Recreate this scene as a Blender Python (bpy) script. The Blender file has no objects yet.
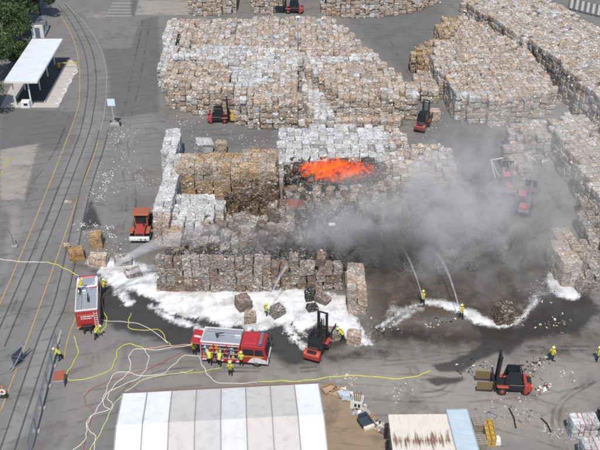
import bpy, bmesh, math, random
import numpy as np
from mathutils import Vector, Matrix

random.seed(7); rng = np.random.default_rng(7)
R = math.radians
scene = bpy.context.scene
col = scene.collection

# ------------------------------------------------------------------ camera, sky, sun
CAM_H, PITCH, FPX = 63.0, R(33.0), 900.0
cam_d = bpy.data.cameras.new('camera'); cam = bpy.data.objects.new('camera', cam_d); col.objects.link(cam)
cam.location = (0, 0, CAM_H); cam.rotation_euler = (R(90) - PITCH, 0, 0)
cam_d.sensor_width = 36; cam_d.lens = FPX / 600 * 36; cam_d.clip_start = .5; cam_d.clip_end = 6000
scene.camera = cam
SUN_AZ, SUN_EL = R(183), R(60)          # azimuth clockwise from +Y (from the canopy shadow)
w = bpy.data.worlds.new('World'); scene.world = w; w.use_nodes = True
wn = w.node_tree; sky = wn.nodes.new('ShaderNodeTexSky'); sky.sky_type = 'NISHITA'; sky.sun_disc = False
sky.sun_elevation = SUN_EL; sky.sun_rotation = SUN_AZ
wn.links.new(sky.outputs[0], wn.nodes['Background'].inputs[0]); wn.nodes['Background'].inputs[1].default_value = .115
sl = bpy.data.lights.new('sun', 'SUN'); sl.energy = 3.45; sl.angle = R(.55); sl.color = (1, .945, .87)
sun = bpy.data.objects.new('sun', sl); col.objects.link(sun)
to_sun = Vector((math.sin(SUN_AZ) * math.cos(SUN_EL), math.cos(SUN_AZ) * math.cos(SUN_EL), math.sin(SUN_EL)))
sun.rotation_euler = to_sun.to_track_quat('Z', 'Y').to_euler(); sun.location = (0, 60, 80)
scene.view_settings.view_transform = 'Standard'; scene.view_settings.look = 'None'
scene.view_settings.exposure = .27; scene.view_settings.gamma = 1
cy = scene.cycles
cy.volume_step_rate = .45; cy.volume_max_steps = 128; cy.volume_bounces = 1; cy.max_bounces = 8
cy.transparent_max_bounces = 24; cy.use_denoising = True; cy.use_adaptive_sampling = True; cy.filter_width = 2.0

# ------------------------------------------------------------------ helpers
CP, SP = math.cos(PITCH), math.sin(PITCH)
def G(px, py, z=0.0):
    """world point at height z seen at photo pixel (600 x 450)"""
    u, t = (px - 300) / FPX, (py - 225) / FPX
    dz = SP + t * CP
    k = (CAM_H - z) / dz
    return Vector((u * k, (CP - t * SP) * k, z))
def GP(pts, z=0.0): return [G(x, y, z) for x, y in pts]
def heading(a, b, z=0.0):
    d = G(*b, z) - G(*a, z); return math.atan2(d.y, d.x)
def smooth(pts, n=8):
    """Catmull-Rom through points"""
    P = [Vector(p) for p in pts]
    if len(P) < 3: return P
    P = [P[0] * 2 - P[1]] + P + [P[-1] * 2 - P[-2]]; out = []
    for i in range(1, len(P) - 2):
        for k in range(n):
            t = k / n; a, b, c, d = P[i-1], P[i], P[i+1], P[i+2]
            out.append(.5 * ((2*b) + (c - a)*t + (2*a - 5*b + 4*c - d)*t*t + (3*b - a - 3*c + d)*t**3))
    out.append(P[-2]); return out

def tag(o, label=None, cat=None, group=None, kind=None):
    if label: o['label'] = label
    if cat: o['category'] = cat
    if group: o['group'] = group
    if kind: o['kind'] = kind
    return o
def empty(name, loc=(0, 0, 0), rz=0, label=None, cat=None, group=None, kind=None):
    o = bpy.data.objects.new(name, None); col.objects.link(o); o.empty_display_size = .3
    o.location = loc; o.rotation_euler = (0, 0, rz)
    return tag(o, label, cat, group, kind)
def copy_tree(o, parent=None):
    c = o.copy(); col.objects.link(c); c.parent = parent
    for ch in list(o.children): copy_tree(ch, c)
    return c

class MB:
    def __init__(s): s.v = []; s.f = []; s.m = []
    def add(s, v, f, mi=0):
        b = len(s.v); s.v += [tuple(p) for p in v]; s.f += [tuple(i + b for i in q) for q in f]; s.m += [mi] * len(f); return s
    def box(s, c, d, rz=0, mi=0, rx=0, ry=0, top=1.0, topy=None):
        topy = top if topy is None else topy
        hx, hy, hz = d[0]/2, d[1]/2, d[2]/2
        pts = [(-hx,-hy,-hz),(hx,-hy,-hz),(hx,hy,-hz),(-hx,hy,-hz),(-hx*top,-hy*topy,hz),(hx*top,-hy*topy,hz),(hx*top,hy*topy,hz),(-hx*top,hy*topy,hz)]
        M = Matrix.Rotation(rz,3,'Z') @ Matrix.Rotation(ry,3,'Y') @ Matrix.Rotation(rx,3,'X'); c = Vector(c)
        return s.add([M @ Vector(p) + c for p in pts], [(3,2,1,0),(4,5,6,7),(0,1,5,4),(1,2,6,5),(2,3,7,6),(3,0,4,7)], mi)
    def hull(s, a, b, mi=0):
        """two same-length rings joined and capped"""
        n = len(a); return s.add(list(a) + list(b), [tuple(range(n))[::-1], tuple(range(n, 2*n))] + [(i,(i+1)%n,n+(i+1)%n,n+i) for i in range(n)], mi)
    def prism(s, poly, z0, z1, mi=0):
        return s.hull([(p[0],p[1],z0) for p in poly], [(p[0],p[1],z1) for p in poly], mi)
    def side(s, poly, y0, y1, mi=0):
        """profile in XZ extruded along Y"""
        return s.hull([(p[0],y0,p[1]) for p in poly][::-1], [(p[0],y1,p[1]) for p in poly][::-1], mi) if y1 > y0 else s.hull([(p[0],y0,p[1]) for p in poly], [(p[0],y1,p[1]) for p in poly], mi)
    def cyl(s, a, b, r0, r1=None, n=10, mi=0):
        a, b = Vector(a), Vector(b); r1 = r0 if r1 is None else r1
        d = (b - a).normalized(); x = d.orthogonal().normalized(); y = d.cross(x)
        ring = [x*math.cos(2*math.pi*i/n) + y*math.sin(2*math.pi*i/n) for i in range(n)]
        return s.hull([a + q*r0 for q in ring], [b + q*r1 for q in ring], mi)
    def tube(s, path, r, n=6, mi=0, flat=1.0):
        P = [Vector(p) for p in path]; rr = r if hasattr(r, '__len__') else [r]*len(P); base = len(s.v)
        for i, p in enumerate(P):
            d = (P[min(i+1,len(P)-1)] - P[max(i-1,0)])
            d = d.normalized() if d.length > 1e-9 else Vector((1,0,0))
            x = d.cross(Vector((0,0,1))); x = x.normalized() if x.length > 1e-4 else Vector((1,0,0)); y = x.cross(d)
            for k in range(n):
                a = 2*math.pi*k/n; s.v.append(tuple(p + x*math.cos(a)*rr[i] + y*math.sin(a)*rr[i]*flat))
        for i in range(len(P)-1):
            for k in range(n):
                s.f.append((base+i*n+k, base+i*n+(k+1)%n, base+(i+1)*n+(k+1)%n, base+(i+1)*n+k)); s.m.append(mi)
        s.f.append(tuple(base+k for k in range(n))[::-1]); s.f.append(tuple(base+(len(P)-1)*n+k for k in range(n))); s.m += [mi, mi]
        return s
    def build(s, name, mat, parent=None, bevel=0, smooth_=False, segs=1):
        me = bpy.data.meshes.new(name); me.from_pydata([tuple(p) for p in s.v], [], s.f)
        mats = mat if isinstance(mat, (list, tuple)) else [mat]
        for m in mats: me.materials.append(m)
        if len(mats) > 1: me.polygons.foreach_set('material_index', s.m)
        bm = bmesh.new(); bm.from_mesh(me)
        bmesh.ops.recalc_face_normals(bm, faces=bm.faces)
        if bevel:
            es = [e for e in bm.edges if len(e.link_faces) == 2 and e.calc_face_angle(0) > .5]
            bmesh.ops.bevel(bm, geom=es, offset=bevel, segments=segs, profile=.6, affect='EDGES', clamp_overlap=True)
        bm.to_mesh(me); bm.free()
        if smooth_: me.polygons.foreach_set('use_smooth', [True]*len(me.polygons))
        o = bpy.data.objects.new(name, me); col.objects.link(o); o.parent = parent
        return o

# ------------------------------------------------------------------ materials
class NT:
    def __init__(s, name):
        s.m = bpy.data.materials.new(name); s.m.use_nodes = True; s.t = s.m.node_tree
        s.b = s.t.nodes.get('Principled BSDF'); s.out = s.t.nodes.get('Material Output')
    def n(s, typ, **kw):
        n = s.t.nodes.new(typ)
        for k, v in kw.items(): setattr(n, k, v)
        return n
    def l(s, a, b): s.t.links.new(a, b)
    def setin(s, n, k, v):
        if hasattr(v, 'is_linked') or hasattr(v, 'links'): s.l(v, n.inputs[k])
        else: n.inputs[k].default_value = v
    def math(s, op, a, b=None, c=None, clamp=False):
        n = s.n('ShaderNodeMath', operation=op, use_clamp=clamp); s.setin(n, 0, a)
        if b is not None: s.setin(n, 1, b)
        if c is not None: s.setin(n, 2, c)
        return n.outputs[0]
    def mix(s, fac, a, b, blend='MIX'):
        n = s.n('ShaderNodeMix', data_type='RGBA', blend_type=blend); s.setin(n, 0, fac)
        for i, v in ((6, a), (7, b)):
            if isinstance(v, (tuple, list)): n.inputs[i].default_value = (*v[:3], 1)
            else: s.l(v, n.inputs[i])
        return n.outputs[2]
    def noise(s, vec, scale, detail=3, rough=.55, dist=0):
        n = s.n('ShaderNodeTexNoise'); n.inputs['Scale'].default_value = scale; n.inputs['Detail'].default_value = detail
        n.inputs['Roughness'].default_value = rough; n.inputs['Distortion'].default_value = dist
        if vec is not None: s.l(vec, n.inputs['Vector'])
        return n.outputs[0]
    def voro(s, vec, scale, feature='F1', out='Color'):
        n = s.n('ShaderNodeTexVoronoi', feature=feature); n.inputs['Scale'].default_value = scale
        s.l(vec, n.inputs['Vector']); return n.outputs[out]
    def sstep(s, v, a, b):
        n = s.n('ShaderNodeMapRange', interpolation_type='SMOOTHSTEP'); s.setin(n, 0, v)
        n.inputs[1].default_value = a; n.inputs[2].default_value = b; return n.outputs[0]
    def ramp(s, v, stops, interp='LINEAR'):
        n = s.n('ShaderNodeValToRGB'); s.l(v, n.inputs[0]); cr = n.color_ramp; cr.interpolation = interp
        while len(cr.elements) < len(stops): cr.elements.new(.5)
        for e, (p, c) in zip(cr.elements, stops): e.position = p; e.color = (*c[:3], 1)
        return n.outputs[0]
    def pos(s): return s.n('ShaderNodeNewGeometry').outputs['Position']
    def obj(s): return s.n('ShaderNodeTexCoord').outputs['Object']
    def bump(s, h, strength=.4, dist=.03):
        n = s.n('ShaderNodeBump'); n.inputs['Strength'].default_value = strength; n.inputs['Distance'].default_value = dist
        s.l(h, n.inputs['Height']); s.l(n.outputs[0], s.b.inputs['Normal'])

MATS = {}
def mat(name, rgb, rough=.6, metal=0, wear=.25, scale=2.5, dirt=(.16, .14, .12), coat=0):
    """painted / plain surface with blotchy dust and small tone changes"""
    if name in MATS: return MATS[name]
    t = NT(name); p = t.pos()
    n1 = t.noise(p, scale, 5, .65); n2 = t.noise(p, scale * 6, 3, .6)
    c = t.mix(t.math('MULTIPLY', t.sstep(n1, .45, .75), wear), rgb, dirt)
    c = t.mix(t.math('MULTIPLY', n2, wear * .7), c, tuple(x * .55 for x in rgb))
    t.l(c, t.b.inputs['Base Color']); t.b.inputs['Metallic'].default_value = metal
    t.l(t.math('ADD', t.math('MULTIPLY', n1, .25), rough - .12, clamp=True), t.b.inputs['Roughness'])
    t.b.inputs['Coat Weight'].default_value = coat
    MATS[name] = t.m; return t.m
RED = mat('red paint', (.42, .026, .028), .4, coat=.3, wear=.22)
RED2 = mat('worn red paint', (.42, .05, .034), .5, wear=.45)
ORANGE = mat('faded orange paint', (.36, .1, .05), .6, wear=.45)
WHITE = mat('white paint', (.72, .72, .7), .5, wear=.25)
SILVER = mat('aluminium deck', (.5, .52, .54), .42, metal=.5, wear=.25)
GREYM = mat('grey metal', (.22, .23, .24), .5, metal=.4)
BLACK = mat('black rubber', (.016, .016, .017), .75, wear=.35, dirt=(.08, .075, .07))
BLACKM = mat('black metal', (.02, .021, .023), .5, wear=.3, dirt=(.09, .085, .08))
YEL = mat('yellow paint', (.62, .42, .04), .5, wear=.3)
HIVIS = mat('high visibility yellow cloth', (.52, .55, .09), .8, wear=.12)
DARKC = mat('dark fire trousers', (.022, .023, .028), .85, wear=.2)
SKIN = mat('skin', (.5, .3, .22), .6, wear=.05)
GLASS = mat('dark window glass', (.02, .026, .03), .12, wear=.1)
WOOD = mat('weathered wood', (.3, .19, .1), .8, wear=.4)
CREAM = mat('cream paint', (.7, .64, .52), .6, wear=.3)
BLUE = mat('blue lamp', (.03, .06, .26), .25, wear=0)
LAMPG = mat('lamp lens', (.75, .75, .7), .2, wear=0)
ORNG = mat('signal orange', (.8, .2, .03), .5, wear=.1)
CONC = mat('concrete', (.33, .32, .3), .85, wear=.4)
HYEL = mat('yellow hose', (.6, .58, .09), .6, wear=.4)
HWHT = mat('white hose', (.72, .68, .62), .65, wear=.4)
HGRN = mat('pale green hose', (.66, .68, .3), .6, wear=.4)
HRED = mat('dull red hose', (.3, .09, .09), .6, wear=.2)
ROADYEL = mat('yellow road paint', (.42, .32, .11), .8, wear=.85, scale=1.6, dirt=(.15, .145, .14))
ROADWHT = mat('white road paint', (.34, .34, .335), .8, wear=.9, scale=1.6, dirt=(.15, .145, .14))

def bale_mat(name, pal, bump=.7, dark=.35, sc=6.5, brown=None, bfrac=.6):
    """compressed paper scraps: cells of many colours, dark creases, tone per bale"""
    t = NT(name); p = t.pos()
    a = t.n('ShaderNodeAttribute', attribute_name='tone'); oi = t.n('ShaderNodeObjectInfo')
    tone = t.math('FRACT', t.math('ADD', a.outputs['Fac'], oi.outputs['Random']))
    off = t.n('ShaderNodeCombineXYZ'); t.l(t.math('MULTIPLY', tone, 37), off.inputs[0]); t.l(t.math('MULTIPLY', tone, 61), off.inputs[2])
    va = t.n('ShaderNodeVectorMath', operation='ADD'); t.l(p, va.inputs[0]); t.l(off.outputs[0], va.inputs[1])
    nz = t.n('ShaderNodeTexNoise'); nz.inputs['Scale'].default_value = 4.5; nz.inputs['Detail'].default_value = 2; t.l(va.outputs[0], nz.inputs['Vector'])
    vs = t.n('ShaderNodeVectorMath', operation='MULTIPLY_ADD'); t.l(nz.outputs['Color'], vs.inputs[0]); vs.inputs[1].default_value = (.4, .4, .3); t.l(va.outputs[0], vs.inputs[2])
    sq = t.n('ShaderNodeVectorMath', operation='MULTIPLY'); t.l(vs.outputs[0], sq.inputs[0]); sq.inputs[1].default_value = (.9, .9, 2.4)
    s1 = t.n('ShaderNodeSeparateColor'); t.l(t.voro(sq.outputs[0], sc), s1.inputs[0])
    n = len(pal)
    c = t.ramp(s1.outputs[0], [(i / n, q) for i, q in enumerate(pal)], 'CONSTANT')
    tv = t.math('ADD', t.math('MULTIPLY', tone, .42), .78)
    tv = t.math('MULTIPLY', tv, t.math('ADD', t.math('MULTIPLY', s1.outputs[1], .36), .82))
    hs = t.n('ShaderNodeHueSaturation'); t.l(c, hs.inputs['Color']); t.l(tv, hs.inputs['Value'])
    t.l(t.math('ADD', t.math('MULTIPLY', t.math('FRACT', t.math('MULTIPLY', tone, 7.3)), .6), .6), hs.inputs['Saturation'])
    c = hs.outputs[0]
    if brown: c = t.mix(t.math('MULTIPLY', t.sstep(t.math('FRACT', t.math('MULTIPLY', tone, 13.7)), bfrac, bfrac + .12), .6), c, t.mix(s1.outputs[2], brown[0], brown[1]))
    nv = nz.outputs['Fac']
    c = t.mix(t.math('MULTIPLY', t.math('SUBTRACT', 1.0, t.sstep(nv, .3, .47)), dark), c, tuple(x * .3 for x in pal[0]))
    t.l(c, t.b.inputs['Base Color']); t.b.inputs['Roughness'].default_value = .9
    t.b.inputs['Specular IOR Level'].default_value = .15
    bz = t.noise(p, 7, 3, .7); t.bump(bz, bump, .12)
    return t.m
BM = {
 'mixed_paper_bale': bale_mat('mixed paper bale', [(.2,.15,.11),(.37,.28,.215),(.31,.23,.17),(.46,.375,.305),(.41,.325,.255),(.51,.435,.365),(.44,.355,.285),(.64,.59,.53)], .8, .42, brown=((.24,.165,.11),(.45,.34,.24)), bfrac=.72),
 'cardboard_bale': bale_mat('cardboard bale', [(.17,.115,.07),(.31,.22,.13),(.26,.18,.105),(.41,.3,.19),(.36,.255,.155),(.44,.33,.215),(.38,.275,.175),(.54,.45,.34)], .8, .45),
 'white_paper_bale': bale_mat('white paper bale', [(.3,.295,.285),(.43,.425,.415),(.38,.375,.365),(.5,.495,.485),(.46,.455,.445),(.54,.535,.525),(.48,.465,.44),(.63,.63,.62)], .7, .32),
 'pale_paper_bale': bale_mat('pale paper bale', [(.22,.18,.145),(.4,.34,.285),(.34,.285,.235),(.47,.405,.345),(.43,.375,.325),(.52,.465,.41),(.46,.41,.365),(.63,.6,.56)], .8, .42, brown=((.26,.195,.145),(.44,.35,.265)), bfrac=.8),
 'charred_bale': bale_mat('charred bale', [(.015,.014,.013),(.06,.052,.045),(.035,.03,.027),(.11,.095,.083),(.026,.023,.02),(.18,.16,.145),(.075,.064,.056),(.42,.39,.37)], .9, .55),
 'scorched_bale': bale_mat('scorched bale', [(.14,.115,.095),(.27,.225,.19),(.2,.162,.135),(.34,.29,.25),(.24,.19,.16),(.4,.35,.305),(.3,.25,.215),(.5,.455,.41)], .9, .5, 5, brown=((.13,.08,.058),(.24,.155,.115)), bfrac=.72),
 'burnt_cardboard_bale': bale_mat('burnt cardboard bale', [(.03,.02,.014),(.11,.07,.045),(.07,.045,.03),(.17,.115,.075),(.09,.06,.04),(.2,.14,.095),(.13,.085,.055),(.32,.26,.21)], .9, .5, 4.4),
}

# ------------------------------------------------------------------ masks
def sd_poly(P, poly):
    """signed distance (inside positive) of points P (n,2) to polygon"""
    A = np.array([(p[0], p[1]) for p in poly]); B = np.roll(A, -1, 0)
    d = np.full(len(P), 1e9); ins = np.zeros(len(P), bool)
    for a, b in zip(A, B):
        e = b - a; q = P - a; t = np.clip((q @ e) / max(e @ e, 1e-9), 0, 1)
        d = np.minimum(d, np.hypot(*(q - t[:, None] * e).T))
        c = ((a[1] > P[:, 1]) != (b[1] > P[:, 1])) & (P[:, 0] < (b[0]-a[0]) * (P[:, 1]-a[1]) / ((b[1]-a[1]) if b[1] != a[1] else 1e-9) + a[0])
        ins ^= c
    return np.where(ins, d, -d)
def sd_line(P, pts):
    d = np.full(len(P), 1e9)
    for a, b in zip(pts[:-1], pts[1:]):
        a = np.array(a[:2]); b = np.array(b[:2]); e = b - a; q = P - a; t = np.clip((q @ e) / max(e @ e, 1e-9), 0, 1)
        d = np.minimum(d, np.hypot(*(q - t[:, None] * e).T))
    return d
_ph = rng.uniform(0, 6.28, (40, 2)); _kv = rng.normal(0, 1, (40, 2))
def vnoise(x, y, s):
    """cheap smooth noise about -1..1, wave length about 1/s"""
    out = np.zeros_like(x)
    for i in range(14):
        k = _kv[i] * s * (1 + .35 * i) * 2.2
        out += np.sin(k[0]*x + k[1]*y + _ph[i, 0] + 1.7*np.sin(_kv[i+14, 0]*s*x*1.3 + _kv[i+14, 1]*s*y*1.3 + _ph[i, 1])) / (1 + .3*i)
    return out / 4.2

# ------------------------------------------------------------------ ground
xs = np.concatenate([[-2500, -700, -250, -120], np.arange(-72, 72.01, .42), [120, 250, 700, 2500]])
ys = np.concatenate([[-2500, -400, -60, 20], np.arange(48, 190.01, .42), [210, 260, 500, 1200, 3500]])
XX, YY = np.meshgrid(xs, ys); PT = np.stack([XX.ravel(), YY.ravel()], 1)
near = (np.abs(PT[:, 0]) < 75) & (PT[:, 1] > 45) & (PT[:, 1] < 195)
ZONES = {   # attribute: (pixel polygon, edge softness in metres, strength)
 'wet': [([(98,283),(125,286),(160,296),(300,322),(362,338),(330,352),(292,366),(268,352),(190,352),(150,338),(118,330),(100,318)], 1.6, 1),
         ([(91,198),(97,212),(104,228),(80,230),(84,214)], .8, .85),
         ([(470,318),(520,326),(545,298),(590,294),(600,312),(580,334),(530,338),(508,354),(480,344)], 2, .95), ([(296,352),(340,350),(372,344),(400,350),(400,358),(340,366),(286,370)], 2.2, .7), ([(520,362),(552,368),(548,384),(525,380)], 2.5, .55), ([(500,352),(560,345),(600,350),(600,356),(540,356),(505,358)], 1.2, .6),
         ([(428,364),(447,363),(470,352),(488,338),(520,342),(500,352),(478,361),(462,372),(440,372)], .7, .95),
         ([(420,379),(440,377),(468,378),(455,384),(436,386)], .6, .95),
         ([(365,320),(400,320),(470,330),(560,345),(600,330),(600,342),(520,354),(440,350),(372,344)], 2.0, .6),
         ([(66,263),(60,258),(100,266),(130,286),(96,278)], 1.2, .6)],
 'burn': [([(366,262),(420,250),(500,228),(560,226),(562,262),(590,300),(560,330),(500,326),(460,318),(400,325),(372,335)], 3, 1),
          ([(160,240),(300,205),(560,200),(560,262),(345,292),(160,288)], 4, .8),
          ([(360,318),(470,312),(560,318),(602,322),(602,345),(560,349),(480,352),(390,352),(360,346)], 4.0, .78)],
 'pale': [([(90,350),(180,365),(300,360),(380,352),(600,352),(600,450),(480,450),(330,400),(110,390),(60,450),(74,370)], 4, .62),
          ([(470,398),(560,395),(600,400),(600,450),(470,450)], 2.5, .55),
          ([(0,150),(38,144),(32,170),(24,200),(0,200)], .15, .8), ([(2,107.5),(58,107.5),(78,67),(72,60),(26,60)], .1, 1.4),
          ([(138,0),(192,0),(190,15),(135,15)], .3, .8), ([(525,46),(540,52),(575,100),(556,104)], .8, 1.0),
          ([(112,12),(105,18),(85,18),(90,11)], .15, .5), ([(300,58),(372,57),(372,62),(300,64)], .5, .8),
          ([(120,120),(155,112),(150,200),(125,190),(100,215)], 3, .35), ([(540,300),(600,300),(600,345),(560,345)], 3, .4),
          ([(0,200),(20,200),(30,225),(12,262),(0,280)], 1.5, .5)],
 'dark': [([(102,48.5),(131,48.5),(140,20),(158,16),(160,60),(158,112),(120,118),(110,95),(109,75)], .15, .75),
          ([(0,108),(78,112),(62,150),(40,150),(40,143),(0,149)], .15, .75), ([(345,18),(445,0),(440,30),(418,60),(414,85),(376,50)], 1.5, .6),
          ([(15,101),(47,101),(70,59),(46,58)], .1, .9), ([(160,117),(230,126),(280,125),(282,146),(182,150),(180,126)], 2, .5),  # first patch: cast shadow of the canopy painted dark on the ground
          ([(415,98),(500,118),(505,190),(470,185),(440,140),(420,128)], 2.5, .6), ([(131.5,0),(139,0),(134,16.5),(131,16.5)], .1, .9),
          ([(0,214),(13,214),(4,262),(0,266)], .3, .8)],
 'dirt': [([(318,384),(345,388),(366,410),(389,432),(389,452),(318,452)], 1.0, 1), ([(330,392),(376,420),(392,440),(380,446)], 1, .6),
          ([(400,372),(480,395),(540,390),(600,350),(600,400),(470,402)], 4, .42), ([(470,405),(600,400),(600,450),(480,450)], 3, .35), ([(398,325),(470,322),(600,345),(600,365),(390,355)], 4, .35)],
 'ash': [([(470,228),(500,226),(506,262),(480,262)], 2, .5), ([(385,306),(420,300),(428,310),(396,328),(376,335)], 1.2, .6), ([(535,282),(560,270),(562,296),(535,305),(515,325),(512,318)], 1.5, .55),
         ([(285,318),(302,322),(306,345),(292,340)], 1.0, .7)],
 'track': [([(87,110),(104,112),(56,225),(0,352),(0,318),(40,225)], .2, .5), ([(37,338),(53,338),(22,452),(-4,452)], .15, .95), ([(98,150),(108,150),(92,200),(62,300),(53,338),(37,338),(52,300),(80,215)], .2, .5)],
}
masks = {}
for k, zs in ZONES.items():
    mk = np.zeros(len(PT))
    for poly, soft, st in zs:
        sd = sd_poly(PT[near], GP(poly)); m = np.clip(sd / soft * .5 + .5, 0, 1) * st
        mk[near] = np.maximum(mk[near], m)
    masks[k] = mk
def grid_mesh(name, X, Y, Z, keep=None, extra=None):
    ny, nx = X.shape; me = bpy.data.meshes.new(name)
    idx = np.arange(nx*ny).reshape(ny, nx)
    q = np.stack([idx[:-1, :-1], idx[:-1, 1:], idx[1:, 1:], idx[1:, :-1]], -1).reshape(-1, 4)
    if keep is not None: q = q[keep[q].all(1)]
    V = np.stack([X.ravel(), Y.ravel(), Z.ravel()], 1)
    if keep is not None:
        u, inv = np.unique(q, return_inverse=True); V = V[u]; q = inv.reshape(-1, 4); extra = extra[u] if extra is not None else None
    me.vertices.add(len(V)); me.vertices.foreach_set('co', V.ravel())
    me.loops.add(q.size); me.loops.foreach_set('vertex_index', q.ravel().astype(np.int32))
    me.polygons.add(len(q)); me.polygons.foreach_set('loop_start', np.arange(0, q.size, 4, dtype=np.int32))
    me.update(calc_edges=True)
    if extra is not None: me.attributes.new('tone', 'FLOAT', 'POINT').data.foreach_set('value', extra.astype(np.float32))
    return me
ZG = np.where((np.abs(XX) < 70) & (YY > 50) & (YY < 188), .012 * vnoise(XX, YY, .12), 0)
gm = grid_mesh('ground', XX, YY, ZG * 0)
for k, mk in masks.items():
    a = gm.attributes.new(k, 'FLOAT', 'POINT'); a.data.foreach_set('value', mk.astype(np.float32))
t = NT('yard asphalt'); p = t.pos()
n1 = t.noise(p, .09, 4, .6); n2 = t.noise(p, .7, 5, .65); n3 = t.noise(p, 9, 2, .7)
st = t.n('ShaderNodeVectorMath', operation='MULTIPLY'); t.l(p, st.inputs[0]); st.inputs[1].default_value = (1.6, .12, 1)
ns = t.noise(st.outputs[0], .8, 4, .6, .4)
sq2 = t.n('ShaderNodeVectorMath', operation='MULTIPLY'); t.l(p, sq2.inputs[0]); sq2.inputs[1].default_value = (.22, 1.3, 1)
ns2 = t.noise(sq2.outputs[0], .8, 5, .6, .8)
edge = t.math('MULTIPLY', t.math('SUBTRACT', t.math('ADD', t.math('MULTIPLY', n2, .7), t.math('MULTIPLY', n3, .3)), .5), 1.5)
def M_(name, lo=.35, hi=.65, e=1.0):
    a = t.n('ShaderNodeAttribute', attribute_name=name).outputs['Fac']
    return t.sstep(t.math('ADD', a, t.math('MULTIPLY', t.math('MULTIPLY', edge, e), t.math('GREATER_THAN', a, .002))), lo, hi), a
c = t.mix(n1, (.14, .135, .128), (.21, .2, .185))
c = t.mix(t.math('MULTIPLY', t.sstep(ns, .5, .75), .35), c, (.235, .23, .222))
c = t.mix(t.math('MULTIPLY', t.sstep(n2, .35, .7), .4), c, (.15, .147, .142))
mT, aT = M_('track', .2, .5, .2); c = t.mix(t.math('MULTIPLY', aT, .8), c, t.mix(n2, (.19, .187, .18), (.26, .256, .245)))
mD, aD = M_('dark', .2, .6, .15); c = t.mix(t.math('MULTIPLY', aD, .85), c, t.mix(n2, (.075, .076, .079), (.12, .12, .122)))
mP, aP = M_('pale', .1, .9, .5); c = t.mix(t.math('MULTIPLY', mP, .8), c, t.mix(n2, (.25, .228, .2), (.37, .34, .3)))
mI, aI = M_('dirt', .25, .7, .9); c = t.mix(t.math('MULTIPLY', mI, .9), c, t.mix(n2, (.2, .145, .09), (.34, .25, .165)))
mB, aB = M_('burn', .15, .85, 1.1); c = t.mix(t.math('MULTIPLY', mB, .92), c, t.ramp(n2, [(.25, (.016, .013, .011)), (.45, (.046, .034, .026)), (.62, (.1, .069, .048)), (.8, (.2, .165, .135))]))
mA, aA = M_('ash', .35, .75, 1.6); c = t.mix(t.math('MULTIPLY', mA, .85), c, t.mix(n3, (.12, .12, .12), (.6, .6, .59)))
# fine paper crumbs and grit, cracks and tyre arcs
gr = t.voro(p, 3.2, 'F1', 'Distance'); c = t.mix(t.math('MULTIPLY', t.math('MULTIPLY', t.math('LESS_THAN', gr, .06), t.math('GREATER_THAN', n2, .53)), .7), c, (.5, .48, .45))
wv = t.n('ShaderNodeTexWave', wave_type='RINGS', rings_direction='Z'); wv.inputs['Scale'].default_value = .16; wv.inputs['Distortion'].default_value = 5; wv.inputs['Detail'].default_value = 2; wv.inputs['Detail Scale'].default_value = .3
t.l(p, wv.inputs['Vector']); c = t.mix(t.math('MULTIPLY', t.math('MULTIPLY', t.sstep(wv.outputs['Fac'], .9, .985), t.sstep(ns2, .42, .62)), .35), c, (.055, .053, .05))
sb = t.noise(p, .22, 5, .7, .6); c = t.mix(t.math('MULTIPLY', t.sstep(sb, .5, .66), .5), c, (.1, .09, .08)); c = t.mix(t.math('MULTIPLY', t.sstep(ns2, .55, .75), .06), c, (.08, .075, .07))
mW, aW = M_('wet', .3, .65, .6)
c = t.mix(t.math('MULTIPLY', mW, .78), c, (.022, .02, .018))
c = t.mix(t.math('MULTIPLY', t.math('SUBTRACT', n3, .5), .9), c, (.5, .49, .47), 'SOFT_LIGHT')
t.l(c, t.b.inputs['Base Color'])
t.l(t.math('SUBTRACT', .93, t.math('MULTIPLY', mW, .5)), t.b.inputs['Roughness'])
t.b.inputs['Specular IOR Level'].default_value = .3
t.bump(n3, .3, .03)
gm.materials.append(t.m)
ground = bpy.data.objects.new('ground', gm); col.objects.link(ground); tag(ground, 'grey asphalt recycling yard with wet and burnt stains', kind='structure')

# ------------------------------------------------------------------ painted lines, rails
def strip(name, pts, width, z, m, parent=None, kind='structure', label=None):
    P = smooth(pts, 6); mb = MB(); L = []
    for i, q in enumerate(P):
        d = (P[min(i+1, len(P)-1)] - P[max(i-1, 0)]); nrm = Vector((-d.y, d.x, 0)).normalized() * width / 2
        L.append((q + nrm, q - nrm))
    for a, b in zip(L[:-1], L[1:]):
        mb.add([(a[0].x,a[0].y,z),(a[1].x,a[1].y,z),(b[1].x,b[1].y,z),(b[0].x,b[0].y,z)], [(0,1,2,3)])
    o = mb.build(name, m, parent)
    if parent is None: tag(o, label, kind=kind)
    return o
strip('road_line', GP([(60,14),(66,24),(72,36),(76.5,50),(79.2,68),(79.5,90),(77,111),(60,157),(43,200),(20,257),(-12,331)]), .13, .005, ROADYEL, label='yellow line along the left side of the tracks')
strip('road_line', GP([(64,2),(73,11),(82,20),(93,34),(101,50),(105.5,66),(106.5,86),(104,115),(98,138)]), .09, .005, ROADWHT, label='pale worn line on the outside of the track curve')
strip('road_line', GP([(98,139),(95,152),(77,200),(57,257),(28,338),(-6,428)]), .13, .005, ROADYEL, label='yellow line between the two railway tracks')
strip('road_line', GP([(88,286),(79,306),(75,319),(68,338),(64,358)]), .13, .005, ROADYEL, label='short yellow line behind the parked fire engine')
RAILM = mat('worn rail steel', (.075, .072, .07), .5, metal=.3, wear=.4)
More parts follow.
